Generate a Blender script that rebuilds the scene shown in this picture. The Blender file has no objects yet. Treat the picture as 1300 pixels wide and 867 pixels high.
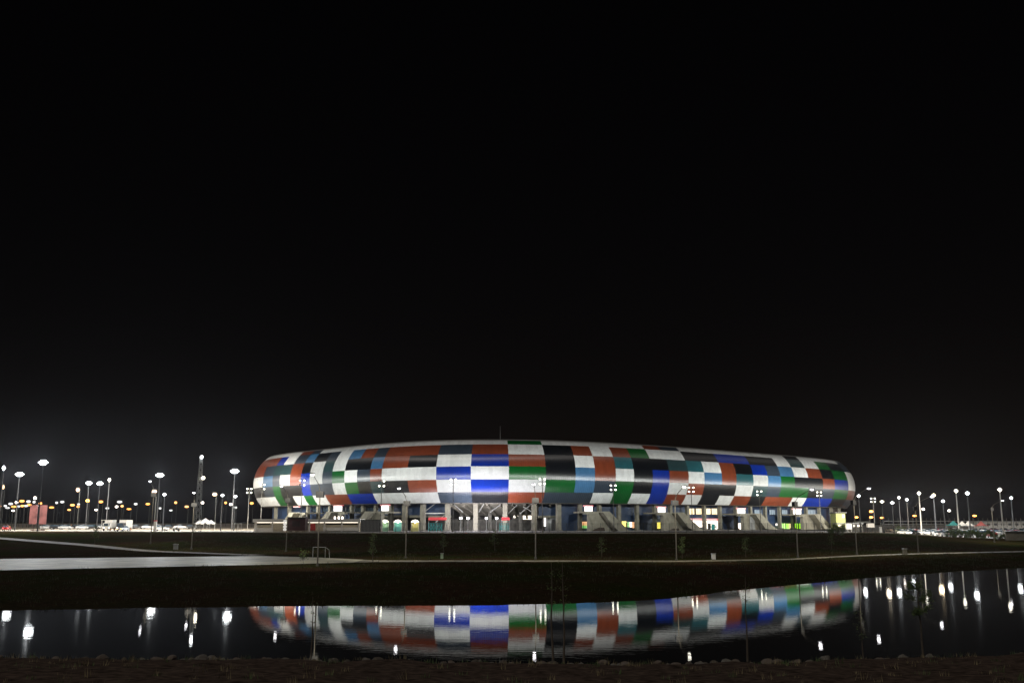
import bpy, bmesh, math, random
from mathutils import Vector, noise
random.seed(7)
PI = math.pi
sc = bpy.context.scene
col = sc.collection

# ------------------------------------------------------------------ camera
F, HZ, CAMZ = 1225.0, 660.0, 7.0            # focal length in photo pixels, horizon row, eye height above water
TILT = math.atan((HZ - 433.5) / F)
cam_d = bpy.data.cameras.new('camera'); cam = bpy.data.objects.new('camera', cam_d); col.objects.link(cam)
cam.location = (0, 0, CAMZ); cam.rotation_euler = (PI / 2 + TILT, 0, 0)
cam_d.sensor_width = 36; cam_d.lens = 36 * F / 1300; cam_d.clip_start = 0.5; cam_d.clip_end = 6000
sc.camera = cam
CT, ST = math.cos(TILT), math.sin(TILT)

def ray(px, py):
    u = (px - 650) / F; v = (433.5 - py) / F
    return u, CT - v * ST, ST + v * CT
def at(px, py, Y):                           # world point seen at a photo pixel, at depth Y
    a, b, c = ray(px, py); return Vector((a / b * Y, Y, CAMZ + c / b * Y))
def on(px, py, z):                           # world point seen at a photo pixel, on the level z
    a, b, c = ray(px, py); Y = (z - CAMZ) / (c / b); return Vector((a / b * Y, Y, z))
def proj(p):
    x, y, z = p[0], p[1], p[2] - CAMZ
    d = y * CT + z * ST; v = (-y * ST + z * CT) / d
    return 650 + F * x / d, 433.5 - F * v
def lerp_tab(tab, x):
    if x <= tab[0][0]: return tab[0][1]
    for (x0, y0), (x1, y1) in zip(tab, tab[1:]):
        if x <= x1: return y0 + (y1 - y0) * (x - x0) / (x1 - x0)
    return tab[-1][1]
def sm(a, b, x):
    t = min(1, max(0, (x - a) / (b - a))); return t * t * (3 - 2 * t)

# ------------------------------------------------------------------ materials
MATS = {}
def mat(name, rgb, rough=0.7, metal=0.0, emit=None, es=0.0, noise_amt=0.0, nscale=4.0, spec=0.5, bump=0.0):
    if name in MATS: return MATS[name]
    m = bpy.data.materials.new(name); m.use_nodes = True
    nt = m.node_tree; b = nt.nodes['Principled BSDF']
    b.inputs['Base Color'].default_value = (*rgb, 1); b.inputs['Roughness'].default_value = rough
    b.inputs['Metallic'].default_value = metal; b.inputs['Specular IOR Level'].default_value = spec
    if emit:
        b.inputs['Emission Color'].default_value = (*emit, 1); b.inputs['Emission Strength'].default_value = es
    if noise_amt or bump:
        tc = nt.nodes.new('ShaderNodeTexCoord'); n = nt.nodes.new('ShaderNodeTexNoise')
        n.inputs['Scale'].default_value = nscale; n.inputs['Detail'].default_value = 6
        nt.links.new(tc.outputs['Object'], n.inputs['Vector'])
        if noise_amt:
            r = nt.nodes.new('ShaderNodeValToRGB')
            r.color_ramp.elements[0].position = .3; r.color_ramp.elements[1].position = .7
            r.color_ramp.elements[0].color = (*[c * (1 - noise_amt) for c in rgb], 1)
            r.color_ramp.elements[1].color = (*[min(1, c * (1 + noise_amt)) for c in rgb], 1)
            nt.links.new(n.outputs['Fac'], r.inputs['Fac']); nt.links.new(r.outputs['Color'], b.inputs['Base Color'])
        if bump:
            bp = nt.nodes.new('ShaderNodeBump'); bp.inputs['Strength'].default_value = bump
            nt.links.new(n.outputs['Fac'], bp.inputs['Height']); nt.links.new(bp.outputs['Normal'], b.inputs['Normal'])
    MATS[name] = m; return m

def facade_mat(name, rgb):
    m = mat(name, rgb, rough=.5, spec=.6)
    nt = m.node_tree; b = nt.nodes['Principled BSDF']
    uv = nt.nodes.new('ShaderNodeUVMap'); uv.uv_map = 'panel'
    sp = nt.nodes.new('ShaderNodeSeparateXYZ'); nt.links.new(uv.outputs['UV'], sp.inputs[0])
    mu = nt.nodes.new('ShaderNodeMath'); mu.operation = 'MULTIPLY'; mu.inputs[1].default_value = 2 * PI / .62
    nt.links.new(sp.outputs[0], mu.inputs[0])
    si = nt.nodes.new('ShaderNodeMath'); si.operation = 'SINE'; nt.links.new(mu.outputs[0], si.inputs[0])
    bp = nt.nodes.new('ShaderNodeBump'); bp.inputs['Strength'].default_value = .35; bp.inputs['Distance'].default_value = .03
    nt.links.new(si.outputs[0], bp.inputs['Height']); nt.links.new(bp.outputs['Normal'], b.inputs['Normal'])
    tg = nt.nodes.new('ShaderNodeTangent'); tg.direction_type = 'UV_MAP'; tg.uv_map = 'panel'; nt.links.new(tg.outputs[0], b.inputs['Tangent']); b.inputs['Anisotropic'].default_value = 1.0; b.inputs['IOR'].default_value = 1.62
    # weathering of the painted sheets
    n = nt.nodes.new('ShaderNodeTexNoise'); n.inputs['Scale'].default_value = .9; n.inputs['Detail'].default_value = 5
    nt.links.new(uv.outputs['UV'], n.inputs['Vector'])
    # every sheet is a shade lighter or darker than the next
    fl = nt.nodes.new('ShaderNodeVectorMath'); fl.operation = 'SNAP'; fl.inputs[1].default_value = (1.24, 3.63, 1); nt.links.new(uv.outputs['UV'], fl.inputs[0])
    wn = nt.nodes.new('ShaderNodeTexWhiteNoise'); wn.noise_dimensions = '2D'; nt.links.new(fl.outputs['Vector'], wn.inputs['Vector'])
    ad = nt.nodes.new('ShaderNodeMath'); ad.operation = 'MULTIPLY_ADD'; ad.inputs[1].default_value = .34; nt.links.new(wn.outputs['Value'], ad.inputs[0])
    sc_ = nt.nodes.new('ShaderNodeMath'); sc_.operation = 'MULTIPLY_ADD'; sc_.inputs[1].default_value = .8; sc_.inputs[2].default_value = -.08; nt.links.new(n.outputs['Fac'], sc_.inputs[0]); nt.links.new(sc_.outputs[0], ad.inputs[2])
    r = nt.nodes.new('ShaderNodeValToRGB'); r.color_ramp.elements[0].position = .3; r.color_ramp.elements[1].position = .75
    r.color_ramp.elements[0].color = (*[c * .88 for c in rgb], 1); r.color_ramp.elements[1].color = (*[min(.9, c * 1.08) for c in rgb], 1)
    nt.links.new(ad.outputs[0], r.inputs['Fac']); nt.links.new(r.outputs['Color'], b.inputs['Base Color'])
    r2 = nt.nodes.new('ShaderNodeMapRange'); r2.inputs['To Min'].default_value = .36; r2.inputs['To Max'].default_value = .46
    nt.links.new(n.outputs['Fac'], r2.inputs['Value']); nt.links.new(r2.outputs['Result'], b.inputs['Roughness'])
    return m
def lamp_mat(name, rgb, es): return mat(name, (.8, .8, .8), .4, emit=rgb, es=es)

FAC = {'W': (.70, .72, .72), 'K': (.005, .006, .008), 'S': (.030, .043, .062), 'B': (.19, .042, .018), 'U': (.004, .024, .25),
       'G': (.002, .085, .014), 'Y': (.045, .135, .27), 'T': (.022, .10, .12), 'D': (.022, .050, .055)}
FN = {'W': 'white', 'K': 'black', 'S': 'slate', 'B': 'brick', 'U': 'blue', 'G': 'green', 'Y': 'sky_blue', 'T': 'teal', 'D': 'dark_teal'}
for k, v in FAC.items(): facade_mat('facade_' + FN[k], v)
concrete = mat('concrete', (.175, .165, .13), .85, noise_amt=.25, nscale=.8)
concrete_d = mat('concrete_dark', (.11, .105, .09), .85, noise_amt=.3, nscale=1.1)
navy = mat('navy_cladding', (.016, .036, .085), .5, noise_amt=.25, nscale=.7)
glassm = mat('dark_glass', (.03, .045, .06), .08)
steel = mat('galvanised_steel', (.42, .43, .42), .45, .6)
steel_d = mat('dark_steel', (.06, .065, .06), .5, .3)
whitep = mat('white_paint', (.72, .71, .68), .5, noise_amt=.08)
greyp = mat('grey_paint', (.22, .23, .23), .6, noise_amt=.1)
redp = mat('red_paint', (.45, .03, .035), .5)
turq = mat('turquoise_paint', (.02, .30, .30), .5)
greenp = mat('green_canvas', (.16, .30, .20), .7)
maroon = mat('maroon_paint', (.055, .014, .012), .6, noise_amt=.2)
rubber = mat('rubber', (.012, .012, .012), .8)
blackp = mat('black_plastic', (.015, .015, .016), .5)
roofm = mat('roof_sheet', (.30, .30, .29), .6)
L_QUAD = lamp_mat('floodlight_glow', (1.0, .97, .80), 6)
L_PATH = lamp_mat('led_glow', (.98, .96, 1.0), 16)
L_PATHDIM = lamp_mat('led_glow_dim', (1.0, .94, .80), 9)
L_MAST = lamp_mat('mast_glow', (.93, .98, 1.0), 70)
L_MASTW = lamp_mat('mast_glow_warm', (1.0, .80, .52), 60)
L_LOT = lamp_mat('lot_lamp_glow', (.95, .97, 1.0), 40)
L_OR = lamp_mat('sodium_glow', (1.0, .37, .04), 2.4)
L_ORS = lamp_mat('sodium_glow_strong', (1.0, .32, .03), 9)
L_FAINT = lamp_mat('faint_glow', (1.0, .86, .76), 6)
L_WIN = lamp_mat('window_glow', (1.0, .74, .34), 1.1)
L_SHOP = lamp_mat('shop_glow', (1.0, .86, .70), 2.2)
L_RED = lamp_mat('red_sign_glow', (.9, .03, .07), .7)
L_SIGN = lamp_mat('sign_glow', (1.0, .92, .86), 1.6)
L_YEL = lamp_mat('yellow_panel_glow', (1.0, .80, .01), 1.2)
L_LIME = lamp_mat('lime_panel_glow', (.36, 1.0, .0), 1.15)
L_ORG = lamp_mat('orange_panel_glow', (1.0, .42, .12), .9)
L_GRN = lamp_mat('green_panel_glow', (.08, .62, .03), .8)
L_FLOOD = lamp_mat('work_light_glow', (.95, .93, 1.0), 45)
L_BULB = lamp_mat('bulb_glow', (1.0, .9, .72), 22)
L_TAIL = lamp_mat('tail_light_glow', (1.0, .02, .03), 5)
L_HEAD = lamp_mat('headlight_glow', (.75, .75, 1.0), 14)

def add_light(parent, loc, watts, rgb, radius=.25, spot=None, aim=(0, 0, -1), name='lamp_light'):
    l = bpy.data.lights.new(name, 'SPOT' if spot else 'POINT'); l.energy = watts; l.color = rgb; l.shadow_soft_size = radius
    if spot: l.spot_size = math.radians(spot); l.spot_blend = .6
    o = bpy.data.objects.new(name, l); col.objects.link(o); o.parent = parent; o.location = loc
    if spot: o.rotation_euler = Vector(aim).to_track_quat('-Z', 'Y').to_euler()
    return o
# ------------------------------------------------------------------ mesh builder
class MB:
    def __init__(s): s.v = []; s.f = []; s.m = []; s.uv = {}
    def add(s, vs, fs, m):
        o = len(s.v); s.v += [tuple(v) for v in vs]
        for f in fs: s.f.append(tuple(i + o for i in f)); s.m.append(m)
    def box(s, c, size, m, rz=0.0, taper=1.0):
        x, y, z = [d / 2 for d in size]; cr, sr = math.cos(rz), math.sin(rz); vs = []
        for dz in (-z, z):
            k = taper if dz > 0 else 1
            for dx, dy in ((-x, -y), (x, -y), (x, y), (-x, y)):
                dx *= k; dy *= k
                vs.append((c[0] + dx * cr - dy * sr, c[1] + dx * sr + dy * cr, c[2] + dz))
        s.add(vs, [(3, 2, 1, 0), (4, 5, 6, 7), (0, 1, 5, 4), (1, 2, 6, 5), (2, 3, 7, 6), (3, 0, 4, 7)], m); return s
    def tube(s, p0, p1, r0, m, r1=None, n=8):
        p0, p1 = Vector(p0), Vector(p1); r1 = r0 if r1 is None else r1
        d = (p1 - p0).normalized(); a = d.orthogonal().normalized(); b = d.cross(a); vs = []
        for p, r in ((p0, r0), (p1, r1)):
            for i in range(n):
                t = 2 * PI * i / n; vs.append(p + a * math.cos(t) * r + b * math.sin(t) * r)
        fs = [(i, (i + 1) % n, n + (i + 1) % n, n + i) for i in range(n)] + [tuple(range(n))[::-1], tuple(range(n, 2 * n))]
        s.add(vs, fs, m); return s
    def lathe(s, prof, m, c=(0, 0, 0), n=10, axis='z'):
        vs = []
        for r, h in prof:
            for i in range(n):
                t = 2 * PI * i / n; a, b = r * math.cos(t), r * math.sin(t)
                vs.append((c[0] + a, c[1] + b, c[2] + h) if axis == 'z' else (c[0] + h, c[1] + a, c[2] + b))
        k = len(prof)
        fs = [(j * n + i, j * n + (i + 1) % n, (j + 1) * n + (i + 1) % n, (j + 1) * n + i) for j in range(k - 1) for i in range(n)]
        fs += [tuple(range(n))[::-1], tuple(range((k - 1) * n, k * n))]
        s.add(vs, fs, m); return s
    def ball(s, c, r, m, sx=1, sy=1, sz=1, n=10):
        pr = [(max(.001, math.sin(PI * i / 6)) , -math.cos(PI * i / 6)) for i in range(7)]
        vs = []
        for rr, h in pr:
            for i in range(n):
                t = 2 * PI * i / n
                vs.append((c[0] + r * sx * rr * math.cos(t), c[1] + r * sy * rr * math.sin(t), c[2] + r * sz * h))
        fs = [(j * n + i, j * n + (i + 1) % n, (j + 1) * n + (i + 1) % n, (j + 1) * n + i) for j in range(6) for i in range(n)]
        s.add(vs, fs, m); return s
    def prism(s, front, back, m):
        n = len(front)
        s.add(list(front) + list(back), [tuple(range(n)), tuple(range(n, 2 * n))[::-1]] + [(i, n + i, n + (i + 1) % n, (i + 1) % n) for i in range(n)], m); return s
    def build(s, name, parent=None, origin=(0, 0, 0), smooth=False, fix=True):
        me = bpy.data.meshes.new(name)
        o = Vector(origin)
        me.from_pydata([tuple(Vector(v) - o) for v in s.v], [], s.f)
        names = []
        for m in s.m:
            if m.name not in names: names.append(m.name); me.materials.append(m)
        idx = {k: i for i, k in enumerate(names)}
        for p, m in zip(me.polygons, s.m): p.material_index = idx[m.name]; p.use_smooth = smooth
        if fix:
            bm = bmesh.new(); bm.from_mesh(me); bmesh.ops.recalc_face_normals(bm, faces=bm.faces); bm.to_mesh(me); bm.free()
        me.update()
        ob = bpy.data.objects.new(name, me); col.objects.link(ob)
        if parent: ob.parent = parent
        elif origin != (0, 0, 0): ob.location = origin
        return ob

def tag(o, label, cat, group=None):
    o['label'] = label; o['category'] = cat
    if group: o['group'] = group
    return o
def thing(name, label, cat, loc=(0, 0, 0), rz=0, group=None):
    o = bpy.data.objects.new(name, None); col.objects.link(o); o.empty_display_size = .3
    o.location = loc; o.rotation_euler = (0, 0, rz); return tag(o, label, cat, group)
def struct(o, kind='structure'): o['kind'] = kind; return o
def dup(root, loc, rz=0, label=None, group=None, scale=None):
    def rec(o, parent):
        c = o.copy(); col.objects.link(c)
        if parent: c.parent = parent
        for ch in list(o.children): rec(ch, c)
        return c
    r = rec(root, None); r.location = loc; r.rotation_euler = (0, 0, rz)
    if label: r['label'] = label
    if group: r['group'] = group
    if scale: r.scale = scale
    return r
def swap(root, old, new, path=None):                  # give one copy its own material
    for ch in root.children_recursive:
        if ch.type == 'MESH' and any(m == old for m in ch.data.materials) and (path is None or ch == path):
            ch.data = ch.data.copy()
            for i, m in enumerate(ch.data.materials):
                if m == old: ch.data.materials[i] = new
class Once:                                           # the first use moves the original, later ones copy it
    def __init__(s, root): s.root = root; s.used = False
    def put(s, loc, rz=0, label=None, group=None, scale=None):
        if s.used: return dup(s.root, loc, rz, label, group, scale)
        s.used = True; s.clean = None
        r = dup(s.root, loc, rz, label, group, scale); return r
    def drop(s):
        for ch in list(s.root.children_recursive): bpy.data.objects.remove(ch)
        bpy.data.objects.remove(s.root)

# ------------------------------------------------------------------ terrain
def xy_tab(pts, z): 
    t = [(p.x, p.y) for p in (on(a, b, z) for a, b in pts)]; t.sort(); return t
FAR = xy_tab([(-300, 784), (-60, 777), (0, 775), (160, 772), (320, 770), (480, 769), (640, 768), (760, 765), (850, 760), (930, 750), (1000, 743), (1092, 734), (1200, 726), (1300, 720), (1450, 716)], 0)
NEAR = xy_tab([(-300, 831), (-60, 832), (0, 831), (330, 832), (480, 834), (640, 836), (800, 838), (970, 836), (1100, 831), (1200, 828), (1300, 825), (1500, 823)], .6)
PNEAR = xy_tab([(-300, 731), (0, 724), (330, 717), (400, 715.2), (480, 713.4), (640, 713), (860, 713.4), (1000, 711), (1085, 706.3), (1150, 704), (1250, 701.6), (1400, 698.5)], 1.2)
PFAR = xy_tab([(-300, 709), (0, 709.5), (330, 705.8), (400, 707.5), (480, 711.3), (640, 711.2), (860, 711.6), (1000, 709.3), (1085, 704.9), (1150, 702.7), (1250, 700.4), (1400, 697.5)], 1.2)
TER = xy_tab([(-300, 675), (0, 674.6), (300, 675.6), (420, 676.4), (520, 677), (900, 677), (1060, 676.4)], 3.9) + [(105, 246), (118, 247), (130, 246), (200, 250)]
TER.sort()
yfar = lambda x: lerp_tab(FAR, x)
ynear = lambda x: lerp_tab(NEAR, x)
ypn = lambda x: lerp_tab(PNEAR, x)
ypf = lambda x: lerp_tab(PFAR, x)
yter = lambda x: lerp_tab(TER, x)
zter = lambda x: 3.9 - 1.5 * sm(85, 125, x)
def gz(x, y, rough=True):
    yn, yf, y1, y2, yt = ynear(x), yfar(x), ypn(x), ypf(x), yter(x)
    y1 = max(y1, yf + 22); y2 = max(y2, y1 + 2); yt = max(yt, y2 + 25)
    n = 0
    if y <= yn:
        s = yn - y; z = .62 * (1 - math.exp(-s / 1.3)) + .088 * s
        if rough: n = .17 * noise.fractal(Vector((x * .55, y * .4, 3)), 1, 2, 5) * min(1, s / 2) + .05 * noise.noise(Vector((x * 2.2, y * 2.2, 1)))
    elif y < yf: z = -1.6 * sm(0, 4, min(y - yn, yf - y))
    elif y < y1:
        s = y - yf; w = min(20, (y1 - yf) * .8)
        z = 1.02 * sm(-w * .15, w, s) - 1.02 * sm(-w * .15, w, 0) * (1 - s / (y1 - yf)) + .18 * s / (y1 - yf)
        if rough: n = .07 * noise.fractal(Vector((x * .25, y * .25, 9)), 1, 2, 4) * min(1, s / 3) * min(1, (y1 - y) / 3)
    elif y < y2: z = 1.2
    elif y < yt:
        t = (y - y2) / (yt - y2); z = 1.2 + (zter(x) - 1.2) * (.35 * t + .65 * sm(.25, 1, t))
        if rough: n = .10 * noise.fractal(Vector((x * .2, y * .2, 5)), 1, 2, 4) * min(1, t * 6) * min(1, (1 - t) * 8)
    else: z = zter(x)
    return z + n
def axis(segs):
    out = []
    for a, b, st in segs:
        n = max(1, round((b - a) / st)); out += [a + (b - a) * i / n for i in range(n)]
    return out + [segs[-1][1]]
def grid_obj(name, xs, ys, zf, m, kind='structure'):
    vs = [(x, y, zf(x, y)) for y in ys for x in xs]; n = len(xs)
    fs = [(j * n + i, j * n + i + 1, (j + 1) * n + i + 1, (j + 1) * n + i) for j in range(len(ys) - 1) for i in range(n - 1)]
    b = MB(); b.add(vs, fs, m); return struct(b.build(name, smooth=True, fix=False), kind)

def soil_mat():
    m = mat('soil', (.03, .02, .012), 1.0, spec=0.0); nt = m.node_tree; b = nt.nodes['Principled BSDF']
    tc = nt.nodes.new('ShaderNodeTexCoord')
    n1 = nt.nodes.new('ShaderNodeTexNoise'); n1.inputs['Scale'].default_value = .06; n1.inputs['Detail'].default_value = 8; n1.inputs['Roughness'].default_value = .7
    n2 = nt.nodes.new('ShaderNodeTexNoise'); n2.inputs['Scale'].default_value = 2.2; n2.inputs['Detail'].default_value = 8; n2.inputs['Roughness'].default_value = .75
    for n in (n1, n2): nt.links.new(tc.outputs['Object'], n.inputs['Vector'])
    r1 = nt.nodes.new('ShaderNodeValToRGB'); e = r1.color_ramp.elements
    e[0].position = .40; e[0].color = (.040, .024, .014, 1); e[1].position = .60; e[1].color = (.024, .030, .008, 1)
    nt.links.new(n1.outputs['Fac'], r1.inputs['Fac'])
    r2 = nt.nodes.new('ShaderNodeValToRGB'); e = r2.color_ramp.elements
    e[0].position = .32; e[0].color = (.35, .33, .32, 1); e[1].position = .72; e[1].color = (1.5, 1.45, 1.4, 1)
    nt.links.new(n2.outputs['Fac'], r2.inputs['Fac'])
    mx = nt.nodes.new('ShaderNodeMix'); mx.data_type = 'RGBA'; mx.blend_type = 'MULTIPLY'; mx.inputs['Factor'].default_value = 1
    nt.links.new(r1.outputs['Color'], mx.inputs['A']); nt.links.new(r2.outputs['Color'], mx.inputs['B'])
    nt.links.new(mx.outputs['Result'], b.inputs['Base Color'])
    bp = nt.nodes.new('ShaderNodeBump'); bp.inputs['Strength'].default_value = .8; bp.inputs['Distance'].default_value = .15
    nt.links.new(n2.outputs['Fac'], bp.inputs['Height']); nt.links.new(bp.outputs['Normal'], b.inputs['Normal'])
    return m
soil = soil_mat()
xs = axis([(-1500, -400, 100), (-400, -150, 15), (-150, 150, 1.6), (150, 400, 15), (400, 1500, 100)])
ys = axis([(-60, 18, 6), (18, 62, .8), (62, 80, 1.5), (80, 300, 1.6), (300, 420, 12), (420, 1500, 90)])
dirt = mat('bank_dirt', (.078, .056, .044), 1.0, noise_amt=.6, nscale=2.6, spec=0.0, bump=.6)
grd = grid_obj('ground', xs, ys, gz, soil); grd.data.materials.append(dirt)
for p_ in grd.data.polygons:
    if p_.center.y < 62 and p_.center.y < ynear(p_.center.x) + 2: p_.material_index = 1

def water_mat():
    m = mat('lake_water', (.004, .006, .007), .03, spec=.5); nt = m.node_tree; b = nt.nodes['Principled BSDF']
    b.inputs['IOR'].default_value = 1.33
    b.inputs['Roughness'].default_value = .015
    tc = nt.nodes.new('ShaderNodeTexCoord'); mp = nt.nodes.new('ShaderNodeMapping'); mp.inputs['Scale'].default_value = (.35, 1.5, 1)
    nt.links.new(tc.outputs['Object'], mp.inputs['Vector'])
    n = nt.nodes.new('ShaderNodeTexNoise'); n.inputs['Scale'].default_value = 1.6; n.inputs['Detail'].default_value = 3
    nt.links.new(mp.outputs['Vector'], n.inputs['Vector'])
    bp = nt.nodes.new('ShaderNodeBump'); bp.inputs['Strength'].default_value = .115; bp.inputs['Distance'].default_value = .015
    nt.links.new(n.outputs['Fac'], bp.inputs['Height']); nt.links.new(bp.outputs['Normal'], b.inputs['Normal'])
    return m
grid_obj('water', axis([(-170, 190, 30)]), axis([(38, 175, 20)]), lambda x, y: 0.0, water_mat())

pave = mat('lot_paving', (.50, .48, .36), .6, noise_amt=.3, nscale=.35)
asph = mat('plaza_paving', (.36, .31, .24), .8, noise_amt=.2, nscale=.15)
asph2 = mat('car_park_asphalt', (.13, .125, .12), .85, noise_amt=.2, nscale=.2)
kerbm = mat('kerb_concrete', (.38, .36, .28), .8, noise_amt=.15, nscale=.8)
def strip(name, y0f, y1f, xs, m, lift=.04, ny=4, z=None):
    vs = []; n = ny + 1
    for x in xs:
        for j in range(n):
            y = y0f(x) + (y1f(x) - y0f(x)) * j / ny
            vs.append((x, y, (gz(x, y, False) if z is None else z(x)) + lift))
    fs = [(i * n + j, (i + 1) * n + j, (i + 1) * n + j + 1, i * n + j + 1) for i in range(len(xs) - 1) for j in range(ny)]
    b = MB(); b.add(vs, fs, m); return struct(b.build(name, smooth=False))
strip('paved_area', ypn, ypf, axis([(-130, -22, 2)]), pave)
strip('promenade', ypn, ypf, axis([(-22, 150, 2)]), mat('promenade_paving', (.19, .17, .11), .85, noise_amt=.3, nscale=.35))
# the diagonal footpath climbing the slope on the left
fp = [on(-120, 677.5, 3.55), on(0, 682, 3.1), on(110, 689.5, 2.4), on(200, 697, 1.9), on(330, 704, 1.4)]
def footpath():
    vs = []; P = []
    for a, b in zip(fp, fp[1:]):
        for i in range(12): P.append(a.lerp(b, i / 12))
    P.append(fp[-1])
    for i, p in enumerate(P):
        d = (P[min(i + 1, len(P) - 1)] - P[max(i - 1, 0)]); d.z = 0; d.normalize(); nrm = Vector((-d.y, d.x, 0))
        for k in (-1.6, 1.6):
            q = p + nrm * k; vs.append((q.x, q.y, gz(q.x, q.y, False) + .12))
    b = MB(); b.add(vs, [(2 * i, 2 * i + 2, 2 * i + 3, 2 * i + 1) for i in range(len(P) - 1)], mat('footpath_paving', (.15, .12, .07), .9, noise_amt=.2, nscale=.5)); return struct(b.build('footpath'))
footpath()
XS_L = axis([(-900, -160, 40), (-160, -57, 4)])
strip('plaza', lambda x: yter(x) + .6, lambda x: 900, XS_L, asph, .05, 8, zter)
strip('forecourt', lambda x: yter(x) + .6, lambda x: 520, axis([(-57, 92, 3)]), asph2, .05, 4, zter)
strip('car_park', lambda x: yter(x) + .6, lambda x: 900, axis([(92, 160, 3), (160, 900, 40)]), mat('car_park_paving', (.30, .28, .24), .85, noise_amt=.25, nscale=.12), .05, 8, zter)
def kerb():
    b = MB(); X = axis([(-300, 105, 3)])
    for x0, x1 in zip(X, X[1:]):
        f = [(x0, yter(x0) - .2, zter(x0) - .3), (x1, yter(x1) - .2, zter(x1) - .3), (x1, yter(x1) - .2, zter(x1) + .16), (x0, yter(x0) - .2, zter(x0) + .16)]
        g = [(v[0], v[1] + .5, v[2]) for v in f]; b.prism(f, g, kerbm)
    struct(b.build('kerb'))
kerb()

# ------------------------------------------------------------------ stadium
CX, CY, SA, SB, SR, SE = 21.8, 386.07, 114.6, 86.1, .721, 3.42
def super_curve():
    raw = []
    for i in range(24000):
        th = 2 * PI * i / 24000; c, s = math.cos(th), math.sin(th)
        x = SA * math.copysign(abs(c) ** (2 / SE), c); y = SB * math.copysign(abs(s) ** (2 / SE), s)
        raw.append((CX + x * math.cos(SR) - y * math.sin(SR), CY + x * math.sin(SR) + y * math.cos(SR)))
    L = [0]
    for a, b in zip(raw, raw[1:] + raw[:1]): L.append(L[-1] + math.hypot(b[0] - a[0], b[1] - a[1]))
    tot = L[-1]; N = 1600; out = []; j = 0
    for i in range(N):
        t = tot * i / N
        while L[j + 1] < t: j += 1
        k = (t - L[j]) / max(1e-9, L[j + 1] - L[j]); a, b = raw[j], raw[(j + 1) % 24000]
        out.append((a[0] + (b[0] - a[0]) * k, a[1] + (b[1] - a[1]) * k))
    return out, tot
CV, CLEN = super_curve(); CN = len(CV)
NRM = []
for i in range(CN):
    a, b = CV[(i - 6) % CN], CV[(i + 6) % CN]; dx, dy = b[0] - a[0], b[1] - a[1]; l = math.hypot(dx, dy); NRM.append((dy / l, -dx / l))
def cpt(s, inset=0.0):
    f = (s / CLEN * CN) % CN; i = int(f); k = f - i; j = (i + 1) % CN
    x = CV[i][0] + (CV[j][0] - CV[i][0]) * k; y = CV[i][1] + (CV[j][1] - CV[i][1]) * k
    nx = NRM[i][0] + (NRM[j][0] - NRM[i][0]) * k; ny = NRM[i][1] + (NRM[j][1] - NRM[i][1]) * k
    return x - nx * inset, y - ny * inset
def tang(s):
    a, b = cpt(s - 1), cpt(s + 1); return math.atan2(b[1] - a[1], b[0] - a[0])
def s_at(px, inset=0.0, py=640):
    a, b, c = ray(px, py); u = a / b; best = None
    prev = None
    for i in range(CN + 1):
        x, y = CV[i % CN][0] - NRM[i % CN][0] * inset, CV[i % CN][1] - NRM[i % CN][1] * inset
        d = x / y - u
        if prev is not None and prev[0] * d <= 0:
            k = prev[0] / (prev[0] - d) if prev[0] != d else 0
            if best is None or y < best[0]: best = (y, (i - 1 + k) * CLEN / CN)
        prev = (d, y)
    if best is None:                                   # off the limb: take the limb itself
        us = [((CV[i][0] - NRM[i][0] * inset) / (CV[i][1] - NRM[i][1] * inset), i) for i in range(CN)]
        return (min(us) if px < 650 else max(us))[1] * CLEN / CN
    return best[1]
def z_at(px, py, s, inset=0.0):
    y = cpt(s, inset)[1]; a, b, c = ray(px, py); return CAMZ + c / b * y

R_T, ZC, GZ = 11.57, 19.97, 3.95
EDGES = [321, 334, 346, 355, 368, 382, 393, 409, 421.4, 437, 453, 469.6, 484.5, 517, 553.5, 597.6, 646, 693, 731, 755.6, 782, 805, 829, 850, 874.4, 894.5, 916.7, 935, 956.5, 975, 991.5, 1009, 1026.7, 1044.5, 1059.5, 1076.5, 1085]
# colours of each facade bay from the lip (first letter) to the rim (last letter)
BAYS = ['WKWBBW', 'WSYSBW', 'GGSDUW', 'KKWDWW', 'WKBBSB', 'GUUKYS', 'WSWWKW', 'BSSDSW', 'BWGWWW', 'UGWKYW', 'UKSKBW', 'WDBYSW',
        'WKWBBW', 'WBWKBW', 'SWUWSW', 'KUWUBW', 'BWGBWG', 'SGKKKW', 'SYYWBW', 'WSBBWW', 'GGWTBW', 'WKKKGW', 'UUUKWB', 'BWBDWS',
        'WBWTKW', 'KKYWKW', 'WKBBUW', 'BWTKUW', 'KDWUKW', 'BSYSKW', 'BGGYWW', 'WGKWDK', 'UKKBWW', 'USBKGW', 'KGUGKW', 'SBWWSS']
E_S = [s_at(x, 0, 606) for x in EDGES]
bays = list(zip(E_S, E_S[1:], BAYS))
rest0, rest1 = E_S[-1], E_S[0] + CLEN
while rest1 < rest0: rest1 += CLEN
nb = round((rest1 - rest0) / 9)
for i in range(nb):
    bays.append((rest0 + (rest1 - rest0) * i / nb, rest0 + (rest1 - rest0) * (i + 1) / nb, ''.join(random.choice('WWKSBUGYTD') for _ in range(6))))
ORG = Vector((CX, CY, GZ))
stad = thing('stadium', 'oval stadium clad in a bulging patchwork of coloured sheet panels, raised on concrete pillars', 'stadium', ORG)
ROWS = [-45, -27, -9, 9, 27, 45, 54]
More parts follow.
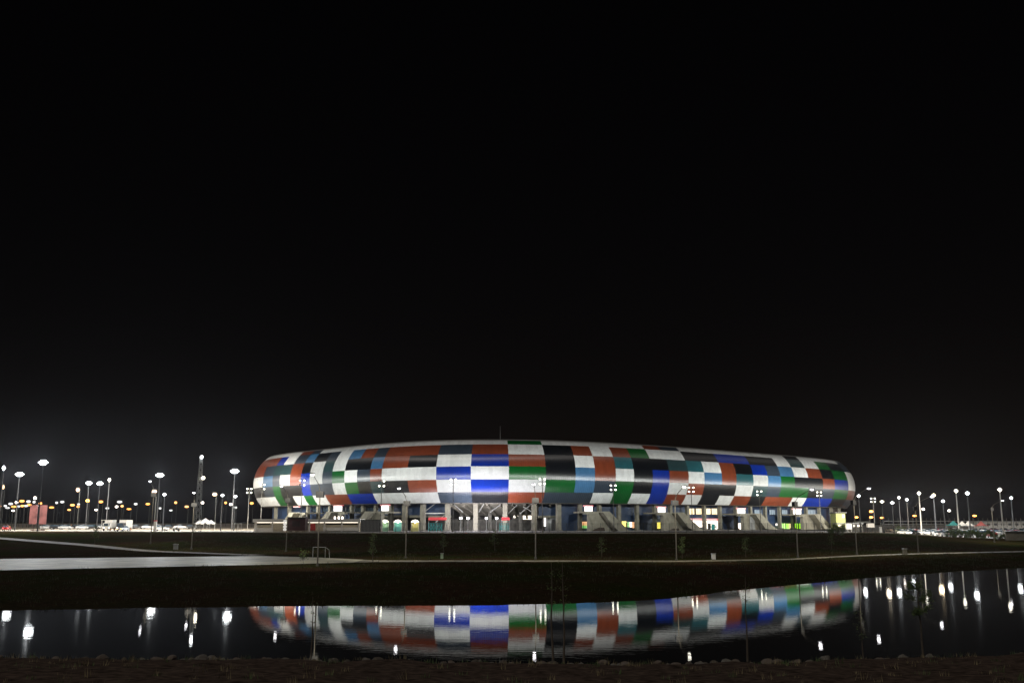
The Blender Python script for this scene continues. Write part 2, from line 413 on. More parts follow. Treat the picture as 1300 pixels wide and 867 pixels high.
def facade():
    vs, fs, ms, uvs = [], [], [], []
    for s0, s1, code in bays:
        ns = max(3, round((s1 - s0) / 2))
        for r in range(6):
            na = 5 if r < 5 else 3
            o = len(vs)
            for i in range(ns + 1):
                s = s0 + (s1 - s0) * i / ns
                for j in range(na + 1):
                    th = math.radians(ROWS[r] + (ROWS[r + 1] - ROWS[r]) * j / na)
                    x, y = cpt(s, R_T * (1 - math.cos(th))); vs.append(Vector((x, y, ZC + R_T * math.sin(th))) - ORG)
                    uvs.append((s, math.radians(ROWS[r] + (ROWS[r + 1] - ROWS[r]) * j / na) * R_T))
            for i in range(ns):
                for j in range(na):
                    a = o + i * (na + 1) + j; fs.append((a, a + na + 1, a + na + 2, a + 1)); ms.append(code[r])
    me = bpy.data.meshes.new('facade_cladding'); me.from_pydata(vs, [], fs)
    keys = list(FAC)
    for k in keys: me.materials.append(MATS['facade_' + FN[k]])
    ul = me.uv_layers.new(name='panel')
    for p, m in zip(me.polygons, ms):
        p.material_index = keys.index(m); p.use_smooth = True
        for li, vi in zip(p.loop_indices, p.vertices): ul.data[li].uv = uvs[vi]
    o = bpy.data.objects.new('facade_cladding', me); col.objects.link(o); o.parent = stad
facade()
def ring(name, prof, m, s0=0, s1=None, step=3.0, closed=True):
    """sheet swept along the stadium outline; prof = (inset, z) pairs"""
    s1 = CLEN if s1 is None else s1; n = max(2, round((s1 - s0) / step)); k = len(prof); vs = []
    for i in range(n + (0 if closed else 1)):
        s = s0 + (s1 - s0) * i / n
        for ins, z in prof:
            x, y = cpt(s, ins); vs.append((x, y, z))
    M = n if closed else n + 1; b = MB()
    b.add(vs, [(i * k + j, ((i + 1) % M) * k + j, ((i + 1) % M) * k + j + 1, i * k + j + 1) for i in range(n) for j in range(k - 1)], m)
    if name is None: return b
    return b.build(name, stad, ORG, smooth=False)
t54 = math.radians(54); zt54, in54 = ZC + R_T * math.sin(t54), R_T * (1 - math.cos(t54))
ring('roof', [(in54, zt54 + .05), (in54 + .5, zt54 + .35), (in54 + 1.2, zt54 + .4), (in54 + 30, zt54 + 2.0), (in54 + 30, zt54 + .8), (in54 + 1.5, zt54 - .8)], roofm)
zl, il = ZC - R_T * math.sin(PI / 4), R_T * (1 - math.cos(PI / 4))
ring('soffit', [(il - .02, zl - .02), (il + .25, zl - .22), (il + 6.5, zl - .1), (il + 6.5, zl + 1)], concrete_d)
# seating bowl behind the pillars
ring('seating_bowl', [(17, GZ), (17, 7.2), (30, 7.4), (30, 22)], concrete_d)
S = lambda px, ins=7.0: s_at(px, ins, 655)
def wall_seg(name, p0, p1, z0, z1, m, inset=7.2, th=.3):
    s0, s1 = S(p0, inset), S(p1, inset); n = max(1, round((s1 - s0) / 3)); b = MB()
    for i in range(n):
        a, c = s0 + (s1 - s0) * i / n, s0 + (s1 - s0) * (i + 1) / n
        f = [(*cpt(a, inset), z0), (*cpt(c, inset), z0), (*cpt(c, inset), z1), (*cpt(a, inset), z1)]
        g = [(*cpt(a, inset + th), z0), (*cpt(c, inset + th), z0), (*cpt(c, inset + th), z1), (*cpt(a, inset + th), z1)]
        b.prism(f, g, m)
    return b.build(name, stad, ORG)
ZT = zl - .12
wall_seg('wall', 330, 484, GZ, ZT, navy); wall_seg('upper_wall', 484, 572, 8.4, ZT, navy)
wall_seg('upper_wall', 684, 707, 8.3, ZT, navy)
wall_seg('wall', 707, 1056, GZ, ZT, navy)
wall_seg('end_wall', 1056, 1070, GZ, ZT, concrete_d)
wall_seg('cross_beam', 484, 572, 7.7, 8.4, concrete, 7.1, .6)
wall_seg('cross_beam', 684, 707, 7.6, 8.3, concrete, 7.1, .6)
for px in (350, 367, 391, 404, 419, 432, 446.5, 461, 477, 496, 514, 537, 568.5, 604, 641, 678, 709, 736, 761, 785.5, 808.5, 831, 851, 872.5, 894, 914, 934, 953, 971.5, 989.5, 1006, 1023.5, 1040, 1055.5, 1066):
    s = s_at(px, 5.2, 655); x, y = cpt(s, 5.2); w = 1.25 if 480 < px < 720 else 1.0
    b = MB(); b.box((x, y, (GZ + zl - .12) / 2), (w, w, zl - .12 - GZ), concrete, tang(s))
    b.box((x, y, GZ + .16), (w + .5, w + .5, .34), concrete_d, tang(s))
    b.build('pillar', stad, ORG)
for px in (506, 527, 553, 586, 622, 660, 694):         # second row of pillars deeper in the concourse
    s = s_at(px, 12.5, 655); x, y = cpt(s, 12.5)
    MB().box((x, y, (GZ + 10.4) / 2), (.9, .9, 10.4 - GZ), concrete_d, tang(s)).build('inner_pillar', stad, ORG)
for px in axis([(576, 704, 16)]):                       # sloping beams that carry the stand over the open entrance
    s = s_at(px, 6, 650); b = MB()
    p0, p1 = Vector((*cpt(s - 1.5, 6), zl - .5)), Vector((*cpt(s + 2.5, 16), 7.6))
    b.tube(p0, p1, .42, concrete, n=4); b.build('raker_beam', stad, ORG)
ring(None, [(6.2, zl - .15), (15.8, 8.3)], concrete, S(572), S(706), closed=False).build('sloping_slab', stad, ORG)
def brace(pa, pb, m=steel, r=.13):
    sa, sb = s_at(pa[0], 5.6, 650), s_at(pb[0], 5.6, 650)
    MB().tube((*cpt(sa, 5.6), z_at(*pa, sa, 5.6)), (*cpt(sb, 5.6), z_at(*pb, sb, 5.6)), r, m, n=6).build('brace', stad, ORG)
brace((540, 648.5), (553, 638.5)); brace((540, 651.5), (567, 651.3), whitep, .16); brace((553, 663), (567, 651.5))
brace((645, 652), (656, 641)); brace((660, 652), (675, 639.5)); brace((676, 650), (664, 643)); brace((576, 640), (588, 650)); brace((608, 650), (614, 639.5)); brace((622, 650), (636, 640))

def panel(name, x0, y0, x1, y1, m, inset=6.6, th=.12, parent=None, label=None):
    sa, sb = s_at(x0, inset, 655), s_at(x1, inset, 655); za, zb = z_at(x0, y1, sa, inset), z_at(x0, y0, sa, inset)
    za = max(za, GZ + .05)
    f = [(*cpt(sa, inset), za), (*cpt(sb, inset), za), (*cpt(sb, inset), zb), (*cpt(sa, inset), zb)]
    g = [(*cpt(sa, inset + th), za), (*cpt(sb, inset + th), za), (*cpt(sb, inset + th), zb), (*cpt(sa, inset + th), zb)]
    o = MB().prism(f, g, m).build(name, parent or stad, ORG)
    if label: o['label'] = label
    return o
# lit windows of the upper floor, each with mullions
for x0, x1 in ((875.5, 881.8), (883.8, 891), (895.6, 902.4), (903.8, 910.6)):
    f = panel('window', x0, 645, x1, 653, blackp, 6.75, .2)
    for k in range(3):
        w = (x1 - x0) / 3; panel('pane', x0 + w * k + .22, 645.4, x0 + w * (k + 1) - .22, 652.6, L_WIN, 6.62, .1, f)
for x0, x1 in ((977, 984.5), (993, 1000), (1025.5, 1037), (958, 968)):   # dim windows on the right
    f = panel('window', x0, 646.5, x1, 653.5, blackp, 6.75, .2)
    for k in range(3):
        w = (x1 - x0) / 3; panel('pane', x0 + w * k + .2, 647, x0 + w * (k + 1) - .2, 653, mat('dim_window', (.2, .25, .3), .2, emit=(.5, .62, .8), es=.16), 6.62, .1, f)
for x0, x1 in ((395, 402), (408, 417), (422, 430), (436, 444), (450, 459), (464, 474)):
    f = panel('window', x0, 643, x1, 650, blackp, 6.75, .2)
    for k in range(2):
        w = (x1 - x0) / 2; panel('pane', x0 + w * k + .3, 643.5, x0 + w * (k + 1) - .3, 649.5, glassm, 6.62, .1, f)
# shop fronts and lit panels at ground level
panel('shop_sign', 876, 657.8, 891, 660.2, L_RED, 6.2, .4, label='glowing red shop sign board')
panel('shop_front', 879.5, 660.6, 891, 669, L_SHOP, 6.6)
panel('shop_sign', 896, 658.0, 911.5, 660.6, L_RED, 6.2, .4, label='glowing red shop sign board')
panel('shop_front', 897, 660.8, 911, 675.5, L_SHOP, 6.6)
panel('shop_door', 898.5, 664, 902, 675.5, blackp, 6.45); panel('shop_door', 903, 665, 907.3, 673.5, turq, 6.45)
panel('lit_panel', 737.8, 662, 747.2, 666.8, L_ORG, 6.4, label='lit orange panel'); panel('lit_panel', 737.8, 666.8, 747.2, 670.3, L_GRN, 6.4, label='lit green panel')
panel('lit_panel', 789.5, 661.5, 795, 668.5, L_YEL, 6.4, label='lit yellow panel')
panel('lit_panel', 796.5, 662.5, 799, 669, L_GRN, 6.4); panel('lit_panel', 799.5, 662.5, 802, 669, L_SHOP, 6.4); panel('lit_panel', 802.6, 662.5, 805, 670, L_ORG, 6.4)
panel('lit_panel', 832.2, 663, 842.6, 670.8, L_YEL, 6.4, label='lit yellow panel')
panel('lit_panel', 936, 663.8, 940, 671.6, L_SHOP, 6.4); panel('lit_panel', 940.5, 664.2, 945, 671.6, L_WIN, 6.4)
panel('lit_panel', 984, 664, 986.6, 667, L_SIGN, 6.4)
panel('lit_panel', 991, 664, 996.5, 671, L_LIME, 6.4, label='lit lime green panel'); panel('lit_panel', 997.8, 664.2, 1000.8, 671, L_LIME, 6.4); panel('lit_panel', 1001.2, 664.2, 1003.8, 671, L_WIN, 6.4)
panel('lit_panel', 1008, 664, 1012.2, 671, L_LIME, 6.4); panel('lit_panel', 1013.6, 664, 1017.8, 671, L_LIME, 6.4)
panel('service_door', 952, 655.5, 958, 676, greyp, -2.5)
# gate signs: white light boxes under a red cap
for x, y in ((428, 645.3), (488, 645), (747.7, 646), (840.6, 647.4), (942, 649.2), (1013, 650)):
    w = 4.6 if x < 760 else 4.2
    f = panel('gate_sign', x - w, y - 3.2, x + w, y + 3.4, L_SIGN, 4.3, .4, label='white light box under a red cap')
    panel('sign_cap', x - w - 1.2, y - 4.8, x + w + 1.2, y - 3.3, L_RED, 4.1, .7, f)
panel('gate_sign', 372, 642.3, 379.5, 644, L_RED, 4.3, .4, label='small red light box')
# concrete stairways leaning on the outer wall
def stair(poly, flight, door, steps):
    P = [(s_at(x, -2.2, 660), x, y) for x, y in poly]
    def pts(ins): return [(*cpt(s, ins), max(GZ - .2, z_at(x, y, s, -2.2))) for s, x, y in P]
    o = MB().prism(pts(-2.2), pts(-.9), concrete).build('stairway', stad, ORG)
    def band(q, i0, i1, m, nm):
        Q = [(s_at(x, i0, 660), x, y) for x, y in q]
        MB().prism([(*cpt(s, i0), max(GZ, z_at(x, y, s, i0))) for s, x, y in Q], [(*cpt(s, i1), max(GZ, z_at(x, y, s, i0))) for s, x, y in Q], m).build(nm, o, ORG)
    top = [q for q in P if q[2] < 650.5 + (poly[3][1] - 649)]
    za = z_at(top[0][1], top[0][2], top[0][0], -2.2); f_ = lambda i, z: [(*cpt(q[0], i), z) for q in top]
    if len(top) == 2: MB().prism(f_(-.88, za - .45) + f_(-.88, za - .02)[::-1], f_(4.6, za - .45) + f_(4.6, za - .02)[::-1], concrete).build('landing', o, ORG)
    band(flight, -4.6, -2.25, concrete, 'stair_flight')
    band(door, -4.75 if steps else -2.5, -2.3, mat('dark_opening', (.03, .018, .012), .9), 'doorway')
def R_(pts, dx, dy): return [(x + dx, y + dy) for x, y in pts]
SP = [(748, 676.5), (748, 652.5), (742.5, 652.5), (742.5, 649), (774, 649), (789, 664), (799, 676.5)]
SF = [(765.5, 650), (769, 650), (783, 666), (792, 676.5), (786, 676.5), (779, 668)]
SD = [(752, 676), (755, 671.5), (761, 669.3), (767, 669.3), (768, 676)]
stair(SP, SF, SD, False)
def fit(pts, k, ox, nx, dy): return [(nx + (x - ox) * k, y + dy) for x, y in pts]
for k, nx, dy in ((1.0, 842.5, 1.2), (.86, 944.5, 2.6), (.86, 1020, 3.4)):
    stair(fit(SP, k, 748, nx, dy), fit(SF, k, 748, nx, dy), fit(SD, k, 748, nx, dy), False)
for k, nx, dy in ((-.8, 484, 0), (-.72, 433, .3), (-.62, 383, 1.2)):
    stair(fit(SP, k, 748, nx, dy), fit(SF, k, 748, nx, dy), fit(SD, k, 748, nx, dy), False)
for px in (635,):                              # lightning rods on the rim
    s = s_at(px, in54 + 1, 570); x, y = cpt(s, in54 + 1)
    MB().tube((x, y, zt54), (x, y, zt54 + 4.2), .05, steel, .02, 5).build('lightning_rod', stad, ORG)

# lit kiosk counter inside the open entrance
def world_box(b, x0, y0, x1, y1, Y, depth, m, zmin=None):
    a, c = at(x0, y0, Y), at(x1, y1, Y); z0, z1 = c.z, a.z
    if zmin is not None: z0 = max(z0, zmin)
    b.box(((a.x + c.x) / 2, Y + depth / 2, (z0 + z1) / 2), (c.x - a.x, depth, z1 - z0), m); return b
def base(px, Y, z=None):
    a = at(px, 660, Y); return Vector((a.x, Y, gz(a.x, Y, False) + .05 if z is None else z))
kp = base(663, 290); k = thing('food_kiosk', 'lit snack kiosk with bright white top shelf and warm counter under the stand', 'kiosk', kp)
world_box(MB(), 651, 653.5, 676, 674.5, 291, 2.5, greyp).build('body', k, kp)
world_box(MB(), 652, 654, 662, 657, 290.8, .15, L_SHOP).build('light_shelf', k, kp); world_box(MB(), 664, 654, 675, 660, 290.8, .15, L_SHOP).build('light_shelf', k, kp)
for i in range(4): world_box(MB(), 652.5 + i * 4.8, 664, 656 + i * 4.8, 668.5, 290.8, .15, L_ORG if i == 0 else L_WIN).build('lit_counter_panel', k, kp)
kp = base(700, 283); k = thing('entrance_pod', 'rounded grey and white entrance pod with dark doorway beside the open concourse', 'pod', kp)
MB().lathe([(1.9, 0), (1.9, 2.6), (1.6, 3.3), (.9, 3.7), (.1, 3.8)], greyp, kp, 16).build('shell', k, kp, True)
world_box(MB(), 690.5, 657, 693, 668, 281, .15, L_SIGN).build('lit_strip', k, kp); world_box(MB(), 700, 659, 704.5, 674, 281, .2, blackp).build('doorway', k, kp)

# four work lights on stands in the entrance
def work_light():
    t = thing('work_light', '', 'floodlight', group='work lights on stands in the stadium entrance')
    MB().tube((0, 0, 0), (0, 0, 3.3), .05, steel).build('pole', t)
    b = MB()
    for i in range(3):
        a = 2 * PI * i / 3; b.tube((0, 0, .7), (.7 * math.cos(a), .7 * math.sin(a), .02), .03, steel)
    b.build('tripod', t)
    h = MB().box((0, .04, 3.55), (.75, .12, .55), steel_d).build('lamp_head', t)
    MB().box((0, -.06, 3.55), (.66, .08, .46), L_FLOOD).build('lens', h)
    add_light(t, (0, 0, 4.15), 4200, (.97, .92, 1.0), .25); return t
wl = Once(work_light())
for px, lab in ((585, 'leftmost of the four blinding work lights in the entrance'), (594, 'second of the four blinding work lights from the left, close to the first'),
                (617.5, 'third of the four blinding work lights from the left, past the central pillar'), (630.5, 'rightmost of the four blinding work lights, near the turquoise turnstiles')):
    p = base(px, 268); wl.put(p, 0, lab)
wl.drop()
# vendor booths with glowing domed canopies
def booth():
    t = thing('vendor_booth', '', 'booth', group='vendor booths under the left end of the open concourse')
    b = MB()
    for sx in (-1, 1):
        for sy in (-1, 1): b.tube((sx * 1, sy * .8, 0), (sx * 1, sy * .8, 2.5), .04, steel)
    b.build('frame', t)
    MB().box((0, -.75, .55), (2.0, .2, 1.1), greenp).build('counter', t)
    MB().box((0, .8, 1.4), (2.0, .06, 2.2), greenp).build('back_panel', t)
    MB().lathe([(1.15, 2.5), (1.0, 2.75), (.6, 3.05), (.05, 3.2)], lamp_mat('lit_canvas', (1.0, .88, .70), 1.6), n=12).build('canopy', t, smooth=True)
    MB().ball((0, 0, 2.35), .14, L_BULB).build('bulb', t); add_light(t, (0, -.5, 2.1), 260, (1, .85, .65), .2); return t
bo = Once(booth())
for px, lab, c in ((488.5, 'leftmost vendor booth, pale lit dome over a whitish green counter', None), (505, 'vendor booth with turquoise counter between two others', mat('pale_turquoise', (.07, .30, .27), .7)), (527, 'vendor booth with dome beside yellow flags, rightmost of three', mat('yellow_canvas', (.30, .28, .09), .7))):
    r = bo.put(base(px, 269), 0, lab)
    if c: swap(r, greenp, c)
bo.drop()
# turnstile gates and awnings
def turnstile(x0, x1, Y, lab):
    p = base((x0 + x1) / 2, Y); t = thing('turnstile_gate', lab, 'gate', p, group='turquoise gates at the entrance')
    a, c = at(x0, 660, Y).x - p.x, at(x1, 660, Y).x - p.x; n = 5
    for i in range(n + 1):
        x = a + (c - a) * i / n; MB().box((x, 0, 1.05), (.1, .1, 2.1), turq).build('post', t)
    b = MB()
    for i in range(n):
        x, w = a + (c - a) * i / n, (c - a) / n
        b.tube((x, 0, .3), (x + w, 0, 1.9), .05, turq); b.tube((x, 0, 1.9), (x + w, 0, .3), .05, turq)
    b.build('cross_bars', t); MB().box(((a + c) / 2, 0, 2.15), (c - a + .2, .16, .14), turq).build('top_rail', t)
turnstile(544, 561, 266, 'turquoise turnstile gate under the long red awning'); turnstile(634, 646, 266, 'turquoise turnstile gate beside the dark pillar right of the work lights')
def awning(x0, x1, Y, lab):
    p = base((x0 + x1) / 2, Y); t = thing('awning', lab, 'awning', p); a, c = at(x0, 660, Y).x - p.x, at(x1, 660, Y).x - p.x
    f = [(a, -1.2, 3.0), (c, -1.2, 3.0), (c, .6, 3.7), (a, .6, 3.7)]; MB().prism(f, [(x, y, z + .1) for x, y, z in f], redp).build('canopy', t)
    for x in (a, c): MB().tube((x, .5, 0), (x, .5, 3.7), .05, steel).build('post', t)
awning(544, 567, 269, 'long red awning above the turquoise gate'); awning(637, 647, 269.5, 'short red awning above the right turquoise gate')

# ------------------------------------------------------------------ people
def person(name_loc, rz, lab, shirt, pants, pose='stand', group=None):
    J = {'hip': (0, 0, .95), 'waist': (0, 0, 1.12), 'chest': (0, .01, 1.36), 'neck': (0, 0, 1.50), 'headb': (0, -.02, 1.58), 'head': (0, -.02, 1.66), 'top': (0, 0, 1.75),
         'sl': (.17, 0, 1.42), 'el': (.24, .03, 1.14), 'wl': (.25, -.06, .90), 'hl': (.25, -.09, .80), 'sr': (-.17, 0, 1.42), 'er': (-.24, .03, 1.14), 'wr': (-.25, -.06, .90), 'hr': (-.25, -.09, .80),
         'tl': (.09, 0, .90), 'kl': (.10, -.03, .50), 'al': (.11, .02, .09), 'fl': (.12, -.16, .04), 'tr': (-.09, 0, .90), 'kr': (-.10, -.02, .50), 'ar': (-.11, .02, .09), 'fr': (-.12, -.16, .04)}
    if pose == 'walk':
        J['kl'] = (.1, -.16, .52); J['al'] = (.1, -.22, .09); J['fl'] = (.1, -.40, .05); J['ar'] = (-.1, .28, .14); J['fr'] = (-.1, .16, .05); J['kr'] = (-.1, .04, .5)
        J['wl'] = (.26, .14, .93); J['hl'] = (.26, .17, .84); J['wr'] = (-.25, -.18, .95); J['hr'] = (-.25, -.24, .87)
    if pose == 'ride':
        for k in list(J):
            x, y, z = J[k]; J[k] = (x, y - max(0, z - .95) * .45, z - .13)
        for s, k in ((1, 'l'), (-1, 'r')):
            J['t' + k] = (s * .10, 0, .80); J['k' + k] = (s * .17, -.38, .72); J['a' + k] = (s * .16, -.15, .36); J['f' + k] = (s * .16, -.33, .32)
            J['e' + k] = (s * .30, -.38, .98); J['w' + k] = (s * .30, -.58, .95); J['h' + k] = (s * .30, -.64, .96)
    E_ = [('hip', 'waist'), ('waist', 'chest'), ('chest', 'neck'), ('neck', 'headb'), ('headb', 'head'), ('head', 'top')]
    for k in 'lr': E_ += [('chest', 's' + k), ('s' + k, 'e' + k), ('e' + k, 'w' + k), ('w' + k, 'h' + k), ('hip', 't' + k), ('t' + k, 'k' + k), ('k' + k, 'a' + k), ('a' + k, 'f' + k)]
    RAD = {'hip': .145, 'waist': .135, 'chest': .16, 'neck': .055, 'headb': .08, 'head': .105, 'top': .07, 's': .07, 'e': .045, 'w': .035, 'h': .045, 't': .09, 'k': .06, 'a': .045, 'f': .04}
    keys = list(J); me = bpy.data.meshes.new('person'); me.from_pydata([J[k] for k in keys], [(keys.index(a), keys.index(b)) for a, b in E_], [])
    o = bpy.data.objects.new('person', me); col.objects.link(o)
    md = o.modifiers.new('skin', 'SKIN')
    for i, k in enumerate(keys):
        r = RAD.get(k, RAD.get(k[0], .05)); me.skin_vertices[0].data[i].radius = (r, r * (.75 if k in ('hip', 'waist', 'chest') else 1)); me.skin_vertices[0].data[i].use_root = (k == 'hip')
    ss = o.modifiers.new('sub', 'SUBSURF'); ss.levels = ss.render_levels = 1
    dg = bpy.context.evaluated_depsgraph_get(); m2 = bpy.data.meshes.new_from_object(o.evaluated_get(dg)); o.modifiers.clear(); o.data = m2
    sk = mat('skin_tone', (.30, .17, .11), .6); hr = mat('hair', (.012, .009, .008), .7); shoe = rubber
    m2.materials.clear()
    for m in (sk, shirt, pants, hr, shoe): m2.materials.append(m)
    nk, wz = J['neck'][2], J['hip'][2]
    for p in m2.polygons:
        c = p.center; p.use_smooth = True
        if c.z > nk + .03: i = 3 if (c.z > J['head'][2] + .03 or c.y > J['head'][1] + .04) else 0
        elif any((c - Vector(J[k])).length < .11 for k in ('hl', 'hr', 'wl', 'wr')): i = 0
        elif any((c - Vector(J[k])).length < .12 for k in ('fl', 'fr')): i = 4
        elif c.z < wz + .02 and not (abs(c.x) > .19 and pose != 'ride'): i = 2
        else: i = 1
        p.material_index = i
    o.location = name_loc; o.rotation_euler = (0, 0, rz); return tag(o, lab, 'person', group)
cloth = lambda n, c: mat('cloth_' + n, c, .9)
person(base(901.5, 281), .3, 'person in dark clothes standing at the bright shop door under the red sign', cloth('black', (.02, .02, .025)), cloth('navy', (.02, .03, .06)))
person(base(908.5, 282), -1.2, 'person in a turquoise top walking past the bright shop door', cloth('turquoise', (.04, .28, .34)), cloth('grey', (.1, .1, .11)), 'walk')
person(base(1180.6, 262), 1.2, 'person in dark clothes walking on the pale car park road', cloth('black', (.02, .02, .025)), cloth('navy', (.02, .03, .06)), 'walk')
person(base(1245, 300), 0, 'person in a red top standing among the parked cars', cloth('red', (.4, .04, .04)), cloth('navy', (.02, .03, .06)))

# ------------------------------------------------------------------ lamps
QUAD_W, PATH_W, MAST_W, LOT_W = 9000, 2500, 36000, 22000
def quad_light():
    t = thing('floodlight_pole', '', 'light pole', group='poles with four lamps around the stadium')
    MB().tube((0, 0, 0), (0, 0, 13.2), .13, mat('dull_pole', (.14, .14, .13), .7), .075).tube((0, 0, 0), (0, 0, .5), .26, concrete, .22).tube((0, 0, 13.2), (0, 0, 13.75), .07, steel).build('pole', t)
    b = MB()
    for z in (12.2, 13.45): b.box((0, 0, z + .25), (1.7, .09, .09), steel_d)
    b.build('crossarm', t)
    for z in (12.2, 13.45):
        for x in (-.62, .62):
            h = MB().box((x, 0, z + .30), (.62, .46, .08), steel_d, 0, .8).build('lamp', t)
            MB().ball((x, 0, z), .25, L_QUAD, 1, 1, .95).build('lens', h)
    add_light(t, (0, .25, 12.95), QUAD_W, (.97, 1.0, .95), .5, 168, (0, 1, -.05))
    return t
ql = Once(quad_light())
OFFL = mat('unlit_lens', (.3, .3, .3), .2)
QL = [(484.5, 614, 'four-lamp light pole with one dark lamp, before white panels left of the entrance', 2, None),
      (575.5, 612, 'four-lamp light pole standing before the white panel below the shiny blue one', None, None),
      (688.5, 611, 'four-lamp light pole before the white panel at the right end of the open entrance', None, None),
      (778.5, 619, 'four-lamp light pole beside the first stairway right of the entrance', None, None),
      (877.5, 621.5, 'four-lamp light pole before the small brick panel above the four yellow windows', None, None),
      (964, 626, 'four-lamp light pole with one dark lamp before the slate panels near the third right stairway', 1, None),
      (1040, 627, 'four-lamp light pole before the black panel near the right end of the stadium', None, None),
      (383.5, 613, 'pale light pole before the shiny blue panel near the left end of the stadium', 0, None),
      (333, 618, 'pale light pole before the white panel at the far left tip of the stadium', 0, None)]
def drop_lamp(r, i, new=OFFL):
    hs = [c for c in r.children if c.name.startswith('lamp')]
    for lens in hs[i].children: lens.data = lens.data.copy(); lens.data.materials[0] = new
QZ = 3.95
QP = {575.5: 6000, 688.5: 6500, 964: 14000, 1040: 20000, 383.5: 11500, 333: 13500}
for px, py, lab, dark, _ in QL:
    s = s_at(px, -17, 640); x, y = cpt(s, -17)
    a, b, c = ray(px, py); x = a / b * y; zt_ = CAMZ + c / b * y
    # the foot stands straight below the lamps
    r = ql.put((x, y, QZ), 0, lab, scale=(1, 1, (zt_ - QZ) / 12.78))
    lo = [c for c in r.children if c.type == 'LIGHT'][0]; a_ = tang(s)
    lo.rotation_euler = Vector((-math.sin(a_), math.cos(a_), -.05)).to_track_quat('-Z', 'Y').to_euler()
    if px in QP: lo.data = lo.data.copy(); lo.data.energy = QP[px]
    if dark is not None: drop_lamp(r, dark)
for px, py, Y, lab in ((316.5, 623, 300, 'pale light pole just left of the stadium tip'), (1108, 629, 335, 'slim four-lamp light pole right of the stadium end, above orange lamps')):
    p = at(px, py, Y); r = ql.put((p.x, Y, QZ if px < 900 else zter(p.x)), 0, lab, scale=(1, 1, (p.z - QZ) / 12.78))
    lo = [c for c in r.children if c.type == 'LIGHT'][0]; lo.data = lo.data.copy(); lo.data.energy = 13000 if px < 900 else 17000; lo.rotation_euler = Vector((.1 if px < 900 else -.15, 1, .08)).to_track_quat('-Z', 'Y').to_euler()
ql.drop()

pole_m = mat('painted_pole', (.13, .12, .10), .7, noise_amt=.2)
def path_lamp():
    t = thing('street_lamp', '', 'street lamp', group='lamps with battery boxes along the lakeside promenade')
    MB().tube((0, 0, 0), (0, 0, 9.2), .11, pole_m, .065).tube((0, 0, 0), (0, 0, .35), .2, concrete_d, .18).build('pole', t)
    MB().box((0, .05, 8.7), (1.0, .5, .75), blackp).build('battery_box', t)
    MB().tube((0, 0, 9.0), (0, -.6, 9.9), .05, pole_m).tube((0, -.6, 9.9), (0, -2.7, 11.0), .05, pole_m, .04).build('arm', t)
    h = MB().box((0, -3.0, 11.12), (.36, .9, .14), steel_d).build('lamp_head', t)
    MB().ball((0, -3.0, 11.0), .27, L_PATH, .9, 1.1, .55).build('lens', h)
    add_light(t, (0, -3.0, 10.6), PATH_W, (1.0, .93, .76), .25, 130, (0, .25, -1))
    return t
pl = Once(path_lamp())
PLS = [((191, 690), (190, 611), 'promenade lamp far left near the blue-green glowing mast', 0), ((243, 697), (246.5, 625), 'promenade lamp with tilted white head in front of the tall lattice mast', 0),
       ((363, 701.5), (357, 619), 'promenade lamp whose pole rises in front of the dark maroon booth', 0), ((403, 718), (396, 600), 'tallest looking promenade lamp, dark pole by the end of the wide pale paving', 1),
       ((515, 709), (507, 618), 'promenade lamp before the left white panels with its box over the pillars', 0), ((680, 710), (677, 616), 'promenade lamp before the white panel right of the blue and white block', 0),
       ((859, 712), (868, 619), 'promenade lamp leaning right before the second right stairway', 1), ((1013, 708), (1031, 621), 'promenade lamp before the framed white panel above the lime green panels', 0),
       ((1088, 704.5), (1103, 620.5), 'promenade lamp with long arm just right of the stadium end', 0), ((1166, 702), (1183, 631), 'promenade lamp in front of the white-lit car park, beside a grey box', 0), ((1262.5, 688), (1273, 634), 'dark promenade lamp rising from the hedge on the right', 0)]
for (bx, by), (lx, ly), lab, near in PLS:
    p = on(bx, by, 1.2)
    if by < 700:                                         # these stand higher up the slope
        for z in [1.2 + .05 * i for i in range(60)]:
            q = on(bx, by, z)
            if gz(q.x, q.y, False) <= z + .03: p = q; break
    p.z = gz(p.x, p.y, False)
    best = None
    for i in range(-90, 91, 3):
        for sz in (.7, .75, .8, .85, .9, .95, 1.0, 1.05, 1.1, 1.15, 1.2):
            a = math.radians(i); q = (p.x + 3 * math.sin(a), p.y - 3 * math.cos(a), p.z + 11 * sz); X, Yp = proj(q); e = abs(X - lx) + abs(Yp - ly)
            if best is None or e < best[0]: best = (e, a, sz)
    r = pl.put(p, best[1], lab, scale=(1, 1, best[2]))
    if near: swap(r, L_PATH, L_PATHDIM)
pl.drop()

